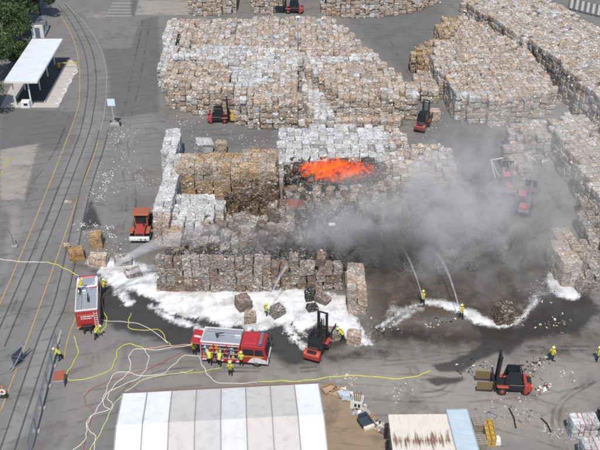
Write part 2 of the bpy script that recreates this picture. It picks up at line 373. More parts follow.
def track(name, cpts, label, gauge=1.45):
    root = empty(name, (0, 0, 0), 0, label, None, None, 'structure')
    P = smooth(GP(cpts), 6)
    for sgn in (-1, 1):
        Q = []
        for i, q in enumerate(P):
            d = P[min(i+1, len(P)-1)] - P[max(i-1, 0)]; Q.append(q + Vector((-d.y, d.x, 0)).normalized() * gauge/2 * sgn)
        mb = MB()
        for off, wd, z0, z1 in ((0, .075, 0, .014), (-.1 * sgn, .06, 0, .006)):
            for a, b in zip(Q[:-1], Q[1:]):
                n = Vector((-(b-a).y, (b-a).x, 0)).normalized(); a_, b_ = a + n*off, b + n*off; h = n*wd/2
                mb.add([(a_-h)+Vector((0,0,z1)), (a_+h)+Vector((0,0,z1)), (b_+h)+Vector((0,0,z1)), (b_-h)+Vector((0,0,z1))], [(0,1,2,3)])
        mb.build('rail', RAILM, root)
    return root
track('railway_track', [(61,4),(72,18),(82,36),(89,54),(92,74),(91.5,95),(88,118),(83,137),(65.5,183),(36,257),(-2,347)], 'railway track set flush in asphalt between two yellow lines')
track('railway_track', [(104,130),(98,152),(84,195),(62,295),(45,338),(8,448),(4,460)], 'railway track set in a pale concrete strip at lower left')
strip('kerb_edge', GP([(61,330),(57,345),(48,378),(32,450)]), .2, .008, CONC, label='narrow concrete edging along the mesh fence')
for i, (xa, xb, y) in enumerate([(112,130.5,3.2),(110.5,130.8,6.4),(108.8,131,9.7),(107.5,131.3,12.8),(106.5,132,15.8)]):
    strip('crossing_stripe', GP([(xa, y), (xb, y)]), .55, .006, ROADWHT, label=f'white crossing stripe at the top edge, {["farthest","second farthest","middle","second nearest","nearest"][i]} one')
for i, (a, b) in enumerate([((0,157),(12,157.5)),((12,157.5),(0,176)),((0,161.5),(7.6,164)),((0,166.5),(5,169))]):
    strip('bay_marking', GP([a, b]), .2, .006 + .001 * i, ROADYEL, label='yellow hatched bay marking at the left edge, ' + ['top stroke','slanted stroke','second stroke','third stroke'][i])

# ------------------------------------------------------------------ bales
def unit_bale(seed, n=4):
    r = np.random.default_rng(seed); idx = {}; V = []; F = []
    def vid(p):
        k = tuple(np.round(p, 5))
        if k not in idx: idx[k] = len(V); V.append(p)
        return idx[k]
    for ax in range(3):
        for sg in (-1, 1):
            u, v = [(1, 2), (2, 0), (0, 1)][ax]
            for i in range(n):
                for j in range(n):
                    q = []
                    for (a, b) in ((i, j), (i+1, j), (i+1, j+1), (i, j+1)):
                        p = np.zeros(3); p[ax] = sg*.5; p[u] = a/n - .5; p[v] = b/n - .5; q.append(vid(p))
                    F.append(q if sg > 0 else q[::-1])
    V = np.array(V)
    nr = np.linalg.norm(V, axis=1, keepdims=True); mx = np.abs(V).max(1, keepdims=True)
    V = V * (1 - .035 * ((nr / mx / 1.732) ** 5))          # rounded corners
    V *= 1.035
    k = r.normal(0, 5, (6, 3)); ph = r.uniform(0, 6.28, (6, 3))
    for i in range(6): V = V + .009 * np.sin((V @ k[i])[:, None] + ph[i])
    V += r.normal(0, .018, V.shape)
    V[:, 0] += V[:, 2] * r.normal(0, .04); V[:, 1] += V[:, 2] * r.normal(0, .04)
    return V, np.array(F)
UB = [unit_bale(100 + i) for i in range(8)]
UBL = [unit_bale(200 + i, 2) for i in range(4)]
BALES = []
def inpoly(P, poly): return sd_poly(P, poly) > 0
def block(key, kind, px, z, layers, desc, rot=0, dims=(1.14, 1.26, 1.13), indiv=False, jit=.05, messy=0.0, jumble=0.0, missing=0.0, slope=None, world=None, ord_labels=True):
    if not indiv and dims == (1.14, 1.26, 1.13) and layers > 1:
        k = {2: 2, 3: 4, 4: 5, 5: 6}[layers]; dims = (.96, 1.14, layers*1.13/k); layers = k
    poly = world if world else GP(px, z)
    A = np.array([(p.x, p.y) for p in poly]); c0 = A.mean(0); cr, sr = math.cos(rot), math.sin(rot)
    loc = (A - c0) @ np.array([[cr, -sr], [sr, cr]])
    u0, v0 = loc.min(0); u1, v1 = loc.max(0); dx, dy, dz = dims
    nu, nv = max(1, round((u1-u0)/dx)), max(1, round((v1-v0)/dy)); dx = (u1-u0)/nu if nu < 6 else dx; dy = (v1-v0)/nv if nv < 6 else dy
    U, Vv = np.meshgrid(u0 + (np.arange(nu)+.5)*dx, v0 + (np.arange(nv)+.5)*dy)
    Q = np.stack([U.ravel(), Vv.ravel()], 1); W = Q @ np.array([[cr, sr], [-sr, cr]]) + c0
    ins = inpoly(W, poly).reshape(nv, nu); W = W.reshape(nv, nu, 2)
    Hh = np.where(ins, layers, 0).astype(int)
    if slope is not None: Hh = np.where(ins, np.clip(np.round([[slope(*W[j, i]) for i in range(nu)] for j in range(nv)]), 0, 8), 0).astype(int)
    rr = rng.random((nv, nu)); Hh = np.where((rr < messy) & (Hh > 1), Hh - 1, Hh); Hh = np.where(rng.random((nv, nu)) < missing, 0, Hh)
    rowoff = rng.uniform(-.5, .5, nv) * dx * (.3 if nu > 5 else .08); hz = vnoise(W[..., 0], W[..., 1], .35) * .14
    for j in range(nv):
        order = 0
        for i in range(nu):
            if Hh[j, i] == 0: continue
            order += 1
            zoff = rng.normal(0, .045) + hz[j, i] * (layers > 1)
            for k in range(Hh[j, i]):
                nb = [Hh[j2, i2] if 0 <= j2 < nv and 0 <= i2 < nu else 0 for j2, i2 in ((j-1, i), (j+1, i), (j, i-1), (j, i+1))]
                exposed = k == Hh[j, i]-1 or min(nb) <= k
                if not exposed and k < Hh[j, i]-2: continue
                BALES.append(dict(kind=kind, key=key, desc=desc, indiv=indiv and exposed, low=not exposed,
                    p=(W[j, i, 0] + cr*rowoff[j] + rng.normal(0, jit), W[j, i, 1] + sr*rowoff[j] + rng.normal(0, jit), (k+.5)*dz + (zoff if k else 0)),
                    rot=rot + rng.normal(0, .025 + jumble) + (rng.integers(0, 4)) * math.pi/2 * (abs(dx-dy) < .2),
                    tilt=(rng.normal(0, jumble*.6), rng.normal(0, jumble*.6)), s=(dx*rng.uniform(.88, 1.05), dy*rng.uniform(.92, 1.06), dz*rng.uniform(1.0, 1.06)),
                    row=j+1, col=order, layer=(Hh[j, i]-1-k, k, Hh[j, i]), ordl=ord_labels))
LH = 1.13
SWAP = {'white_paper_bale': [('pale_paper_bale', .25)], 'mixed_paper_bale': [('white_paper_bale', .06), ('pale_paper_bale', .18)], 'pale_paper_bale': [('white_paper_bale', .06), ('mixed_paper_bale', .3)]}
# upper left block: mixed paper at the back, white paper in the middle, brown in front
block('A1','mixed_paper_bale',[(181,18),(333,17),(347,28),(374,53),(298,57),(296,50),(225,45),(182,48)], 4*LH, 4, 'big upper block', messy=.10)
block('A0','white_paper_bale',[(168,20),(180,18),(177,48),(171,74),(159,73),(161,55)], 3*LH, 3, 'left edge of upper block', messy=.05)
block('A2','white_paper_bale',[(172,58),(182,49),(225,46),(296,51),(300,62),(297,71),(286,76),(262,86),(240,88.5),(232,82),(227,65),(211,59)], 4*LH-.3, 4, 'white middle of upper block', messy=.06)
block('A3','mixed_paper_bale',[(172,59),(211,59),(227,65),(232,82),(237,89),(196,88),(163,80)], 4*LH, 4, 'brown front left of upper block', messy=.12)
block('A4','mixed_paper_bale',[(236,90),(262,87),(287,76),(295,73),(299,88),(302,104),(281,106),(237,104)], 4*LH-.6, 4, 'front middle of upper block', messy=.1)
block('A5','mixed_paper_bale',[(306,66),(374,60),(378,57.5),(416,85),(415,95),(341,97)], 4*LH, 4, 'right part of upper block', messy=.08)
block('A6','white_paper_bale',[(296,63),(306,66),(337,115),(313,118)], 2*LH, 2, 'lane of the upper block')
block('A7','white_paper_bale',[(298,57.5),(374,53.2),(377,57),(305,64.5)], 4*LH, 4, 'strip across upper block')
block('A8','mixed_paper_bale',[(283,120),(318,119),(345,121),(400,120),(400,126),(283,127)], 0, 1, 'low row before upper block', messy=.3, jumble=.15)
# far blocks at the top edge
block('B1','mixed_paper_bale',[(191,15),(215,16),(232,14),(240,5),(241,-12),(192,-12)], 0, 4, 'far block left of lamp post', messy=.1)
block('B2','mixed_paper_bale',[(253,14),(268,14.5),(282,12),(282,-14),(254,-14)], 0, 3, 'far block beside top forklift', messy=.15)
block('B3','mixed_paper_bale',[(321,14),(345,18),(385,17),(420,12),(441,2),(445,-16),(321,-16)], 0, 4, 'far block at the top', messy=.12)
# right block and its steps
block('C1','mixed_paper_bale',[(441,30),(450,20),(463,14),(527,47),(557,86),(548,91),(500,100),(457,94),(433,61),(434,45)], 4*LH, 4, 'right plateau', rot=R(4), messy=.05)
block('C2','cardboard_bale',[(437,22),(452,15),(462,17),(452,32),(440,34)], 5*LH, 5, 'raised corner of right plateau', rot=R(4), messy=.2)
block('C3','cardboard_bale',[(419,42),(434,40),(434,62),(424,61),(411,53)], 3*LH, 3, 'step of right plateau', messy=.15)
block('C4','pale_paper_bale',[(415,70),(433,68),(440,88),(416,86)], 2.4*LH, 2, 'low step of right plateau', messy=.1, jumble=.05)
block('D1','pale_paper_bale',[(462,2),(505,25),(533,43),(560,61),(582,82),(605,101),(640,130),(660,110),(620,36),(600,27),(575,14),(553,1),(530,-8),(470,-8)], 5*LH, 5, 'far right plateau', rot=R(18), messy=.07)
# stacks at the right edge
block('E1','pale_paper_bale',[(508,121),(546,119),(548,136),(520,140),(506,142)], 4*LH, 4, 'stack under right plateau', messy=.3, rot=R(3))
block('E1b','pale_paper_bale',[(506,146),(522,143),(532,150),(530,162),(512,164)], 2.4*LH, 2, 'stack front under right plateau', messy=.3, jumble=.05)
block('E2','pale_paper_bale',[(548,119),(566,113),(585,116),(640,175),(640,235),(612,205),(594,190),(578,163)], 4*LH, 4, 'long right row', rot=R(14), messy=.06)
block('E2b','scorched_bale',[(579,196),(604,200),(620,240),(600,246),(583,224)], 2*LH, 2, 'ragged right row', messy=.4, jumble=.12)
block('E3','mixed_paper_bale',[(552,227),(567,225),(583,261),(564,264),(556,247)], 3*LH, 3, 'foam side right row', rot=R(6), indiv=True, jumble=.03)
block('E4','scorched_bale',[(573,240),(590,236),(606,262),(606,276),(586,275)], 2*LH, 2, 'rightmost low row', indiv=True, jumble=.12, messy=.2)
# centre: the burning block
block('F0','white_paper_bale',[(167,129),(180,129),(180.5,146),(175,192),(170,212),(156,212),(162,172)], 3*LH, 3, 'long white row', indiv=True, dims=(1.0, 1.26, 1.13))
block('F0b','mixed_paper_bale',[(156,212),(170,212),(168.5,223),(154.5,223)], 3*LH, 3, 'white row end', indiv=True, dims=(1.0, 1.26, 1.13))
block('F1','cardboard_bale',[(181,155),(278,149),(281,166),(276,172),(240,170),(177,166)], 4*LH, 4, 'brown block', indiv=True, dims=(1.2, 1.28, 1.13), messy=.0)
block('F1b','burnt_cardboard_bale',[(226,186),(248,177),(275,175),(278,186),(276,192),(232,194)], 3*LH, 3, 'scorched block side', indiv=True, messy=.15, jumble=.03)
block('F2','white_paper_bale',[(173,196),(212,195),(224,204),(214,215),(198,226),(171,224)], 2*LH, 2, 'low white patch', indiv=True, messy=.15, jumble=.05)
block('F2b','cardboard_bale',[(170,229),(182,229),(181,242),(170,243)], 1.5*LH, 2, 'small yellowish stack', indiv=True, jumble=.06)
block('F3','scorched_bale',[(184,232),(205,224),(224,206),(280,196),(296,206),(300,244),(230,250),(180,252)], 1.5*LH, 2, 'burnt heap', indiv=True, messy=.5, jumble=.22, jit=.16)
block('F4','scorched_bale',[(157,257),(271,255),(271,260.3),(157,260.5)], 4*LH, 4, 'front wall', indiv=True, dims=(1.0, 1.2, 1.13))
block('F4c','scorched_bale',[(272,255),(347,254),(347,261),(272,260)], 4*LH-.4, 4, 'slumped wall end', indiv=True, dims=(1.02, 1.2, 1.1), messy=.45, jumble=.13, jit=.1, missing=.07)
block('F4b','charred_bale',[(157,250),(347,246),(347,253),(157,256)], 3*LH, 3, 'row behind front wall', messy=.45, jumble=.2, jit=.12)
block('F5','mixed_paper_bale',[(346,263),(363.5,263),(367,290),(350,290.5)], 3*LH, 3, 'short right row', indiv=True, dims=(.95, 1.26, 1.13))
block('F6','white_paper_bale',[(279,130),(320,123),(372,124),(386,132),(388,150),(384,160),(368,158),(300,160),(292,166),(279,160)], 3*LH, 3, 'patch behind flames', indiv=True, messy=.12, jumble=.04)
block('F6b','pale_paper_bale',[(372,124),(394,126),(410,135),(411,144),(448,145),(458,166),(452,176),(400,176),(384,160),(388,150),(386,132)], 3*LH, 3, 'pale heap right of the flames', messy=.18, jumble=.05)
block('F6c','charred_bale',[(286,163),(300,160),(368,158),(384,160),(384,176),(360,181),(300,181),(288,178)], 2.6*LH, 3, 'burning bed', messy=.3, jumble=.25, jit=.15)
block('F7','scorched_bale',[(290,181),(360,181),(384,176),(452,176),(462,196),(455,206),(300,208),(284,196)], 2*LH, 2, 'smoking terrace', messy=.35, jumble=.2, jit=.18, missing=.06)
block('F8','charred_bale',[(298,208),(455,206),(478,222),(472,246),(430,258),(372,258),(346,248),(300,242)], 1.2*LH, 2, 'black smouldering heap', messy=.55, jumble=.35, missing=.15, jit=.25)
block('F9','charred_bale',[(478,218),(505,222),(512,250),(490,268),(440,276),(395,274),(400,262),(440,262),(474,250)], 0, 1, 'burnt lumps on black ground', messy=.0, jumble=.4, missing=.55, jit=.3)
# loose bales: (kind, px, py of ground centre, size, rz, tilt, label)
LOOSE = [
 ('tan_cardboard_bale',97,246,(1.5,1.3,1.9),.1,(0,0),'tall brown bale, farthest of the group beside the rails'),
 ('tan_cardboard_bale',77,258,(1.7,1.3,1.3),.35,(.05,.05),'tan bale left in the group beside the rails'),
 ('mixed_paper_bale',99,264,(2.0,1.3,1.3),-.05,(0,0),'white topped mixed bale, middle of the rail side group'),
 ('cardboard_bale',66.5,248,(.7,.7,.6),.5,(.2,.1),'small torn brown bale nearest the yellow line'),
 ('scorched_bale',123,264,(1.9,1.5,1.1),.2,(.08,.1),'grey brown bale lying in foam right of the rail group'),
 ('scorched_bale',133,276,(1.7,1.4,.9),.4,(.1,0),'brown bale sunk in foam nearest the front wall'),
 ('scorched_bale',243.5,309,(1.5,1.5,1.6),.5,(.12,.1),'tilted sooty bale upright in the foam left of others'),
 ('mixed_paper_bale',250,322,(1.15,1.1,1.3),.1,(0,.05),'speckled bale in foam directly behind the fire engine'),
 ('scorched_bale',277,316,(1.3,1.2,1.3),.7,(.1,.1),'round edged sooty bale beside the firefighter in foam'),
 ('charred_bale',310,301,(1.1,1.0,1.7),.2,(.15,0),'black upright bale in the foam heap left of short row'),
 ('scorched_bale',322,303,(1.6,1.1,1.2),-.6,(.1,.35),'leaning brown bale in the foam heap left of short row'),
 ('charred_bale',312,311,(1.1,1.0,.8),.4,(.2,.1),'small dark bale lowest in the foam heap'),
 ('scorched_bale',333,338,(1.3,1.2,1.2),.3,(0,.1),'brown bale in front of the forklift at the foam'),
 ('mixed_paper_bale',354,342,(1.5,1.2,1.35),-.1,(0,.04),'speckled pale bale at the right end of the foam'),
 ('white_paper_bale',204,151,(2.4,1.8,1.7),.3,(.2,.15),'white lumpy loose heap behind the brown block'),
 ('cardboard_bale',221,152,(1.6,1.3,1.7),.1,(0,.05),'single brown bale behind the brown block'),
 ('burnt_cardboard_bale',502,320,(1.7,2.0,2.0),.1,(.05,.06),'brown half burnt bale on black ground at right'),
 ('scorched_bale',585,288,(2.0,1.8,1.7),.3,(.2,.2),'rounded bale in front of the rightmost low row'),
 ('white_paper_bale',213,100.5,(1.8,1.4,1.3),.2,(.1,.1),'white bale held up beside the pink forklift'),
 ('mixed_paper_bale',434,119,(1.6,1.3,1.6),.1,(0,0),'hazy pale bale carried by the forklift in the lane'),
]
BMESH = {}
BM['tan_cardboard_bale'] = bale_mat('tan cardboard bale', [(.2,.12,.06),(.31,.2,.11),(.27,.17,.09),(.36,.24,.14),(.33,.21,.12),(.38,.26,.155),(.34,.23,.135),(.44,.33,.22)], .8, .35)
def bale_object(kind, var, low=False):
    k = (kind, var)
    if k not in BMESH:
        V, F = UB[var]; me = bpy.data.meshes.new(kind); me.from_pydata([tuple(p) for p in V], [], [tuple(int(i) for i in f) for f in F])
        me.materials.append(BM[kind]); me.update(); BMESH[k] = me
    o = bpy.data.objects.new(kind, BMESH[k]); col.objects.link(o); return o
WORDS = {'mixed_paper_bale': 'mixed paper bale', 'cardboard_bale': 'brown bale', 'white_paper_bale': 'white bale', 'pale_paper_bale': 'pale grey bale', 'burnt_cardboard_bale': 'burnt bale', 'charred_bale': 'charred bale', 'scorched_bale': 'sooty bale'}
def nth(i): return f"{i}{'th' if 10 <= i % 100 <= 20 else {1:'st',2:'nd',3:'rd'}.get(i % 10, 'th')}"
cnt = {}
stuff = {}
for b in BALES:      # stacks are never quite sorted: a few bales of a neighbouring grade
    if b['key'] in ('F3', 'F7') and rng.random() < .4: b['kind'] = 'burnt_cardboard_bale'; continue
    if b['indiv']: continue
    u = rng.random()
    for k2, pr in SWAP.get(b['kind'], []):
        if u < pr: b['kind'] = k2; break
        u -= pr
for b in BALES:
    cnt[b['kind']] = cnt.get(b['kind'], 0) + b['indiv']
    if not b['indiv']: stuff.setdefault(b['kind'], []).append(b); continue
    o = bale_object(b['kind'], int(rng.integers(0, 8)))
    o.location = b['p']; o.scale = b['s']; o.rotation_euler = (*b['tilt'], b['rot'])
    if b['rot'] != 0 and abs(math.sin(b['rot'])) > .7: o.scale = (b['s'][1], b['s'][0], b['s'][2])
    dn, k, H = b['layer']
    if b['ordl']:
        lay = 'top layer' if dn == 0 else ('bottom layer' if k == 0 else ('second layer' if dn == 1 else 'third layer'))
        lab = f"{WORDS[b['kind']]} in {b['desc']}, {lay}, {nth(b['row'])} row, {nth(b['col'])} from left"
        if b['key'] == 'F4': lab = f"{WORDS[b['kind']]} in front wall above foam, {lay}, {nth(b['col'])} from left"
    else: lab = f"{WORDS[b['kind']]} in {b['desc']}"
    tag(o, lab, 'bale', f"bales of the {b['desc']}")
for kind, px, py, size, rz, tl, lab in LOOSE:
    o = bale_object(kind, int(rng.integers(0, 8))); q = G(px, py); o.location = (q.x, q.y, size[2]*.5 - .04); o.scale = size; o.rotation_euler = (*tl, rz)
    tag(o, lab, 'bale', 'loose bales')
for kind, bs in stuff.items():
    Vs, Fs, T = [], [], []; nb = 0
    for b in bs:
        V, F = (UBL[int(rng.integers(0, 4))] if b['low'] else UB[int(rng.integers(0, 8))])
        s = b['s'] if abs(math.sin(b['rot'])) < .7 else (b['s'][1], b['s'][0], b['s'][2])
        M = np.array(Matrix.Rotation(b['rot'], 3, 'Z') @ Matrix.Rotation(b['tilt'][1], 3, 'Y') @ Matrix.Rotation(b['tilt'][0], 3, 'X'))
        Vs.append((V * s) @ M.T + np.array(b['p'])); Fs.append(F + nb); nb += len(V); T.append(np.full(len(V), rng.random()))
    V = np.concatenate(Vs); q = np.concatenate(Fs).astype(np.int32); me = bpy.data.meshes.new(kind + '_mass')
    me.vertices.add(len(V)); me.vertices.foreach_set('co', V.ravel()); me.loops.add(q.size); me.loops.foreach_set('vertex_index', q.ravel())
    me.polygons.add(len(q)); me.polygons.foreach_set('loop_start', np.arange(0, q.size, 4, dtype=np.int32)); me.update(calc_edges=True)
    a = me.attributes.new('tone', 'FLOAT', 'POINT'); a.data.foreach_set('value', np.concatenate(T).astype(np.float32))
    me.materials.append(BM[kind]); o = bpy.data.objects.new('stacked_' + kind + 's', me); col.objects.link(o)
    tag(o, {'mixed_paper_bale': 'mass of beige mixed paper bales stacked in the far blocks', 'cardboard_bale': 'brown cardboard bales stepped on the right plateau',
            'white_paper_bale': 'mass of whitish bales in the upper and far right blocks', 'burnt_cardboard_bale': 'burnt brown bales on the terrace below the flames', 'pale_paper_bale': 'mass of pale greyish bales on the far right plateau and rows', 'charred_bale': 'black charred bales heaped under the smoke', 'scorched_bale': 'sooty bales on the smoking terrace'}[kind], 'bales', None, 'stuff')
# loose paper flaps on the stacks
fl = NT('loose paper flap'); fa = fl.n('ShaderNodeAttribute', attribute_name='tone')
fl.l(fl.ramp(fa.outputs['Fac'], [(0, (.16,.11,.07)), (.2, (.33,.24,.16)), (.45, (.46,.37,.29)), (.7, (.55,.5,.45)), (1, (.72,.71,.69))]), fl.b.inputs['Base Color']); fl.b.inputs['Roughness'].default_value = .85
FV, FT = [], []
for b in BALES:
    if b['low'] or b['kind'] == 'charred_bale' or b['p'][1] < 82: continue
    base = {'white_paper_bale': .85, 'pale_paper_bale': .65, 'mixed_paper_bale': .5, 'cardboard_bale': .35}.get(b['kind'], .25)
    for k in range(4):
        top = rng.random() < .55; hx, hy, hz = b['s'][0]/2, b['s'][1]/2, b['s'][2]/2
        c = np.array(b['p']) + (np.array([rng.uniform(-hx, hx), rng.uniform(-hy, hy), hz + .04]) if top else np.array([rng.uniform(-hx, hx), -hy - .05, rng.uniform(-hz, hz)]))
        nrm = np.array([rng.normal(0, .35), rng.normal(0, .35), 1]) if top else np.array([rng.normal(0, .35), -1, rng.normal(.3, .4)])
        u = np.cross(nrm, rng.normal(0, 1, 3)); u /= np.linalg.norm(u); v = np.cross(nrm, u); v /= np.linalg.norm(v); s_ = rng.uniform(.06, .24)
        FV += [c - u*s_ - v*s_*.6, c + u*s_*.8 - v*s_*.7, c + u*s_ + v*s_*.5, c - u*s_*.7 + v*s_*.6]; FT += [np.clip(rng.normal(base, .2), 0, 1)]*4
FV = np.array(FV); fm = bpy.data.meshes.new('loose_paper'); fm.vertices.add(len(FV)); fm.vertices.foreach_set('co', FV.ravel()); fm.loops.add(len(FV)); fm.loops.foreach_set('vertex_index', np.arange(len(FV), dtype=np.int32))
fm.polygons.add(len(FV)//4); fm.polygons.foreach_set('loop_start', np.arange(0, len(FV), 4, dtype=np.int32)); fm.update(calc_edges=True)
a = fm.attributes.new('tone', 'FLOAT', 'POINT'); a.data.foreach_set('value', np.array(FT, np.float32)); fm.materials.append(fl.m)
o = bpy.data.objects.new('loose_paper', fm); col.objects.link(o); tag(o, 'torn paper flaps sticking out of the stacked bales', 'paper', None, 'stuff')
print('BALES', len(BALES), cnt, {k: len(v) for k, v in stuff.items()})

# tyre marks: thin worn rubber streaks on the asphalt
q = NT('tyre rubber streak'); tb = q.n('ShaderNodeBsdfTransparent'); mx = q.n('ShaderNodeMixShader'); q.b.inputs['Base Color'].default_value = (.05, .047, .044, 1); q.b.inputs['Roughness'].default_value = .85
q.l(q.math('MULTIPLY', q.sstep(q.noise(q.pos(), .35, 3, .6), .4, .7), .32), mx.inputs[0]); q.l(tb.outputs[0], mx.inputs[1]); q.l(q.b.outputs[0], mx.inputs[2]); q.l(mx.outputs[0], q.out.inputs[0])
TYRE = q.m
TR = [[(395,390),(415,397),(440,396),(455,386),(448,374)],[(392,383),(414,391),(437,391),(449,383),(444,373)],[(300,372),(350,368),(420,362),(500,352),(600,350)],[(300,368),(350,364),(420,358),(500,348.5),(600,346)],
      [(110,420),(140,385),(185,372),(260,372)],[(104,415),(134,381),(182,368),(260,368)],[(350,410),(400,402),(470,402),(560,392),(600,380)],[(560,450),(552,420),(560,400),(590,380)],[(567,450),(559,420),(567,400),(597,381)],
      [(125,300),(128,250),(136,200),(128,140),(140,80),(150,20)],[(116,300),(119,250),(127,200),(119,140),(131,80),(143,20)],[(150,125),(220,135),(300,128),(410,132)],[(430,112),(418,90),(400,60),(380,30),(330,12)],[(20,230),(30,190),(55,150),(70,115)],[(5,330),(28,270),(45,225),(62,175)]]
for i, L in enumerate(TR):
    strip('tyre_mark', GP(L), .3, .0035 + .0001*i, TYRE, label='faint dark tyre mark on the yard asphalt')

pad = MB().add([(p.x, p.y, .004) for p in GP([(0,107.6),(58,107.6),(78,67),(72,60),(24,60)])], [(0,1,2,3,4)]).build('concrete_pad', mat('pale concrete', (.46, .44, .41), .85, wear=.35, scale=.9)); tag(pad, 'pale concrete pad around the weighbridge', kind='structure')

# ------------------------------------------------------------------ trees
t = NT('leaf green'); oi = t.n('ShaderNodeAttribute', attribute_name='tone')
t.l(t.ramp(oi.outputs['Fac'], [(0, (.02, .04, .012)), (.45, (.045, .085, .025)), (.8, (.085, .13, .035)), (1, (.14, .17, .06))]), t.b.inputs['Base Color'])
t.b.inputs['Roughness'].default_value = .6; t.b.inputs['Subsurface Weight'].default_value = 0
LEAF = t.m; BARK = mat('bark', (.1, .075, .05), .9, wear=.4)
def tree(px, py, h, rad, label, seed, n=7000):
    r = np.random.default_rng(seed); g = G(px, py); root = empty('broadleaf_tree', g, 0, label, 'tree', 'trees at the upper left corner')
    mb = MB(); trunk_h = h * .45
    mb.tube([(0,0,-.1), (.1,.05,trunk_h*.5), (.05,-.1,trunk_h), (0,0,h*.8)], [.28,.22,.17,.05], 8)
    cl = []
    for k in range(26):
        a = r.uniform(0, 6.28); ph = r.uniform(-.35, 1.0); rr = rad * (1 - .45*abs(ph)) * r.uniform(.35, .95)
        c = np.array([math.cos(a)*rr, math.sin(a)*rr, h*.62 + ph*h*.34]); cl.append((c, rad*r.uniform(.26, .46)))
        if k < 12: mb.tube([(0, 0, h*r.uniform(.3, .55)), tuple(c*.5 + np.array([0,0,h*.25])), tuple(c)], [.1, .06, .02], 5)
    mb.build('trunk', BARK, root, smooth_=True)
    per = n // len(cl); V = []; T = []
    for c, cr in cl:
        d = r.normal(0, 1, (per, 3)); d /= np.linalg.norm(d, axis=1, keepdims=True); rr = cr * r.uniform(.35, 1.05, per)[:, None] ** .6
        p = c + d * rr * [1, 1, .8]
        a1 = r.normal(0, 1, (per, 3)); a1 /= np.linalg.norm(a1, axis=1, keepdims=True); a2 = np.cross(a1, r.normal(0, 1, (per, 3))); a2 /= np.linalg.norm(a2, axis=1, keepdims=True)
        s = r.uniform(.11, .26, per)[:, None]
        V.append(np.stack([p - a1*s, p + a2*s*.6, p + a1*s, p - a2*s*.6], 1)); T.append(np.repeat(np.clip(r.normal(.45, .2, per) + r.normal(0, .15), 0, 1), 4))
    V = np.concatenate(V).reshape(-1, 3); q = np.arange(len(V)).reshape(-1, 4)
    me = bpy.data.meshes.new('crown'); me.vertices.add(len(V)); me.vertices.foreach_set('co', V.ravel()); me.loops.add(len(V)); me.loops.foreach_set('vertex_index', np.arange(len(V), dtype=np.int32))
    me.polygons.add(len(q)); me.polygons.foreach_set('loop_start', np.arange(0, len(V), 4, dtype=np.int32)); me.update(calc_edges=True)
    a = me.attributes.new('tone', 'FLOAT', 'POINT'); a.data.foreach_set('value', np.concatenate(T).astype(np.float32)); me.materials.append(LEAF)
    o = bpy.data.objects.new('crown', me); col.objects.link(o); o.parent = root
for i, (x, y, h, rad, lab) in enumerate([
    (10, 58, 10, 5.2, 'big dark tree left of the white site cabin'), (22, 36, 8.5, 3.8, 'bushy tree just behind the left side of the cabin'),
    (-9, 84, 10, 5.0, 'dark tree at the left edge behind the canopy'), (-13, 112, 7.5, 3.8, 'tree at the left edge beside the canopy front'),
    (12, 26, 10, 4.8, 'dense tree at the top left corner'), (40, 17, 7, 3.6, 'tree at the top edge where the road enters'),
    (21, 66, 4.5, 2.4, 'low shrub like tree between canopy and cabin'), (-6, 50, 11, 5, 'tall tree at the left edge above the canopy'), (30, 9, 8, 4.2, 'tree cut off by the top edge above the cabin')]):
    tree(x, y, h, rad, lab, 50 + i)

# ------------------------------------------------------------------ weighbridge canopy, cabin, sign
cx0, cx1, cy0, cy1, cz = -46.9, -41.6, 131.6, 149.9, 4.5
cn = empty('weighbridge_canopy', ((cx0+cx1)/2, (cy0+cy1)/2, 0), 0, 'long flat white canopy roof on posts over the weighbridge', 'canopy')
ROOFW = mat('white roof sheet', (.66, .69, .72), .45, wear=.2, scale=.6)
hw, hl = (cx1-cx0)/2, (cy1-cy0)/2
for k in range(6):
    y0 = -hl + k*2*hl/6; MB().box((0, y0 + hl/6, cz), (2*hw, 2*hl/6 - .02, .1)).build('roof_sheet', ROOFW, cn, .01)
f = MB(); f.box((-hw, 0, cz-.16), (.12, 2*hl, .2)).box((hw, 0, cz-.16), (.12, 2*hl, .2)).box((0, -hl+.05, cz-.16), (2*hw-.14, .12, .2)).box((0, hl-.05, cz-.16), (2*hw-.14, .12, .2))
f.build('fascia', WHITE, cn)
for x in (-1.6, .9):
    for y in (-hl+.9, -2.5, 3, hl-1):
        MB().box((x, y, (cz-.1)/2), (.2, .2, cz-.1)).build('post', WHITE, cn, .02)
wb = empty('weighbridge', ((cx0+cx1)/2+.3, (cy0+cy1)/2+1.6, 0), 0, 'dark steel weighbridge deck with canopy shade in its colour, pale side kerbs', 'weighbridge')
MB().box((0, 0, .06), (4.6, 17.6, .12)).build('deck', mat('canopy shade deck plate', (.035, .037, .042), .5, wear=.35), wb, .02)  # deck width and dark tone also stand in for the canopy shadow
for sx in (-1, 1): MB().box((sx*2.45, 0, .1), (.3, 17.6, .2)).build('side_kerb', CONC, wb, .03)
g = G(26.5, 107); kb = empty('weigh_terminal', g, 0, 'white boxy weigh terminal at the near end of the canopy', 'terminal')
MB().box((0, 0, .55), (1.5, 1.1, 1.1), top=.9).build('housing', WHITE, kb, .06); MB().box((0, -.02, 1.14), (1.3, .9, .06)).build('lid', WHITE, kb, .02)
MB().box((.1, -.56, .7), (.6, .04, .35)).build('screen', GLASS, kb)
for i, (x, y) in enumerate([(74.5, 73), (68.5, 82.5), (63.5, 92), (58, 102)]):
    g = G(x, y); pth = [(.5*math.cos(a), .9*math.sin(a), .07) for a in np.linspace(-1.9, 1.9, 12)]
    o = MB().tube([(g.x+p[0], g.y+p[1], .1) for p in pth], .1, 8).build('guard_hoop', WHITE, None, smooth_=True)
    tag(o, f'white curved kerb hoop beside the weighbridge, {["farthest from","second farthest from","second nearest","nearest"][i]} the camera', 'guard rail', 'guard hoops along the weighbridge')
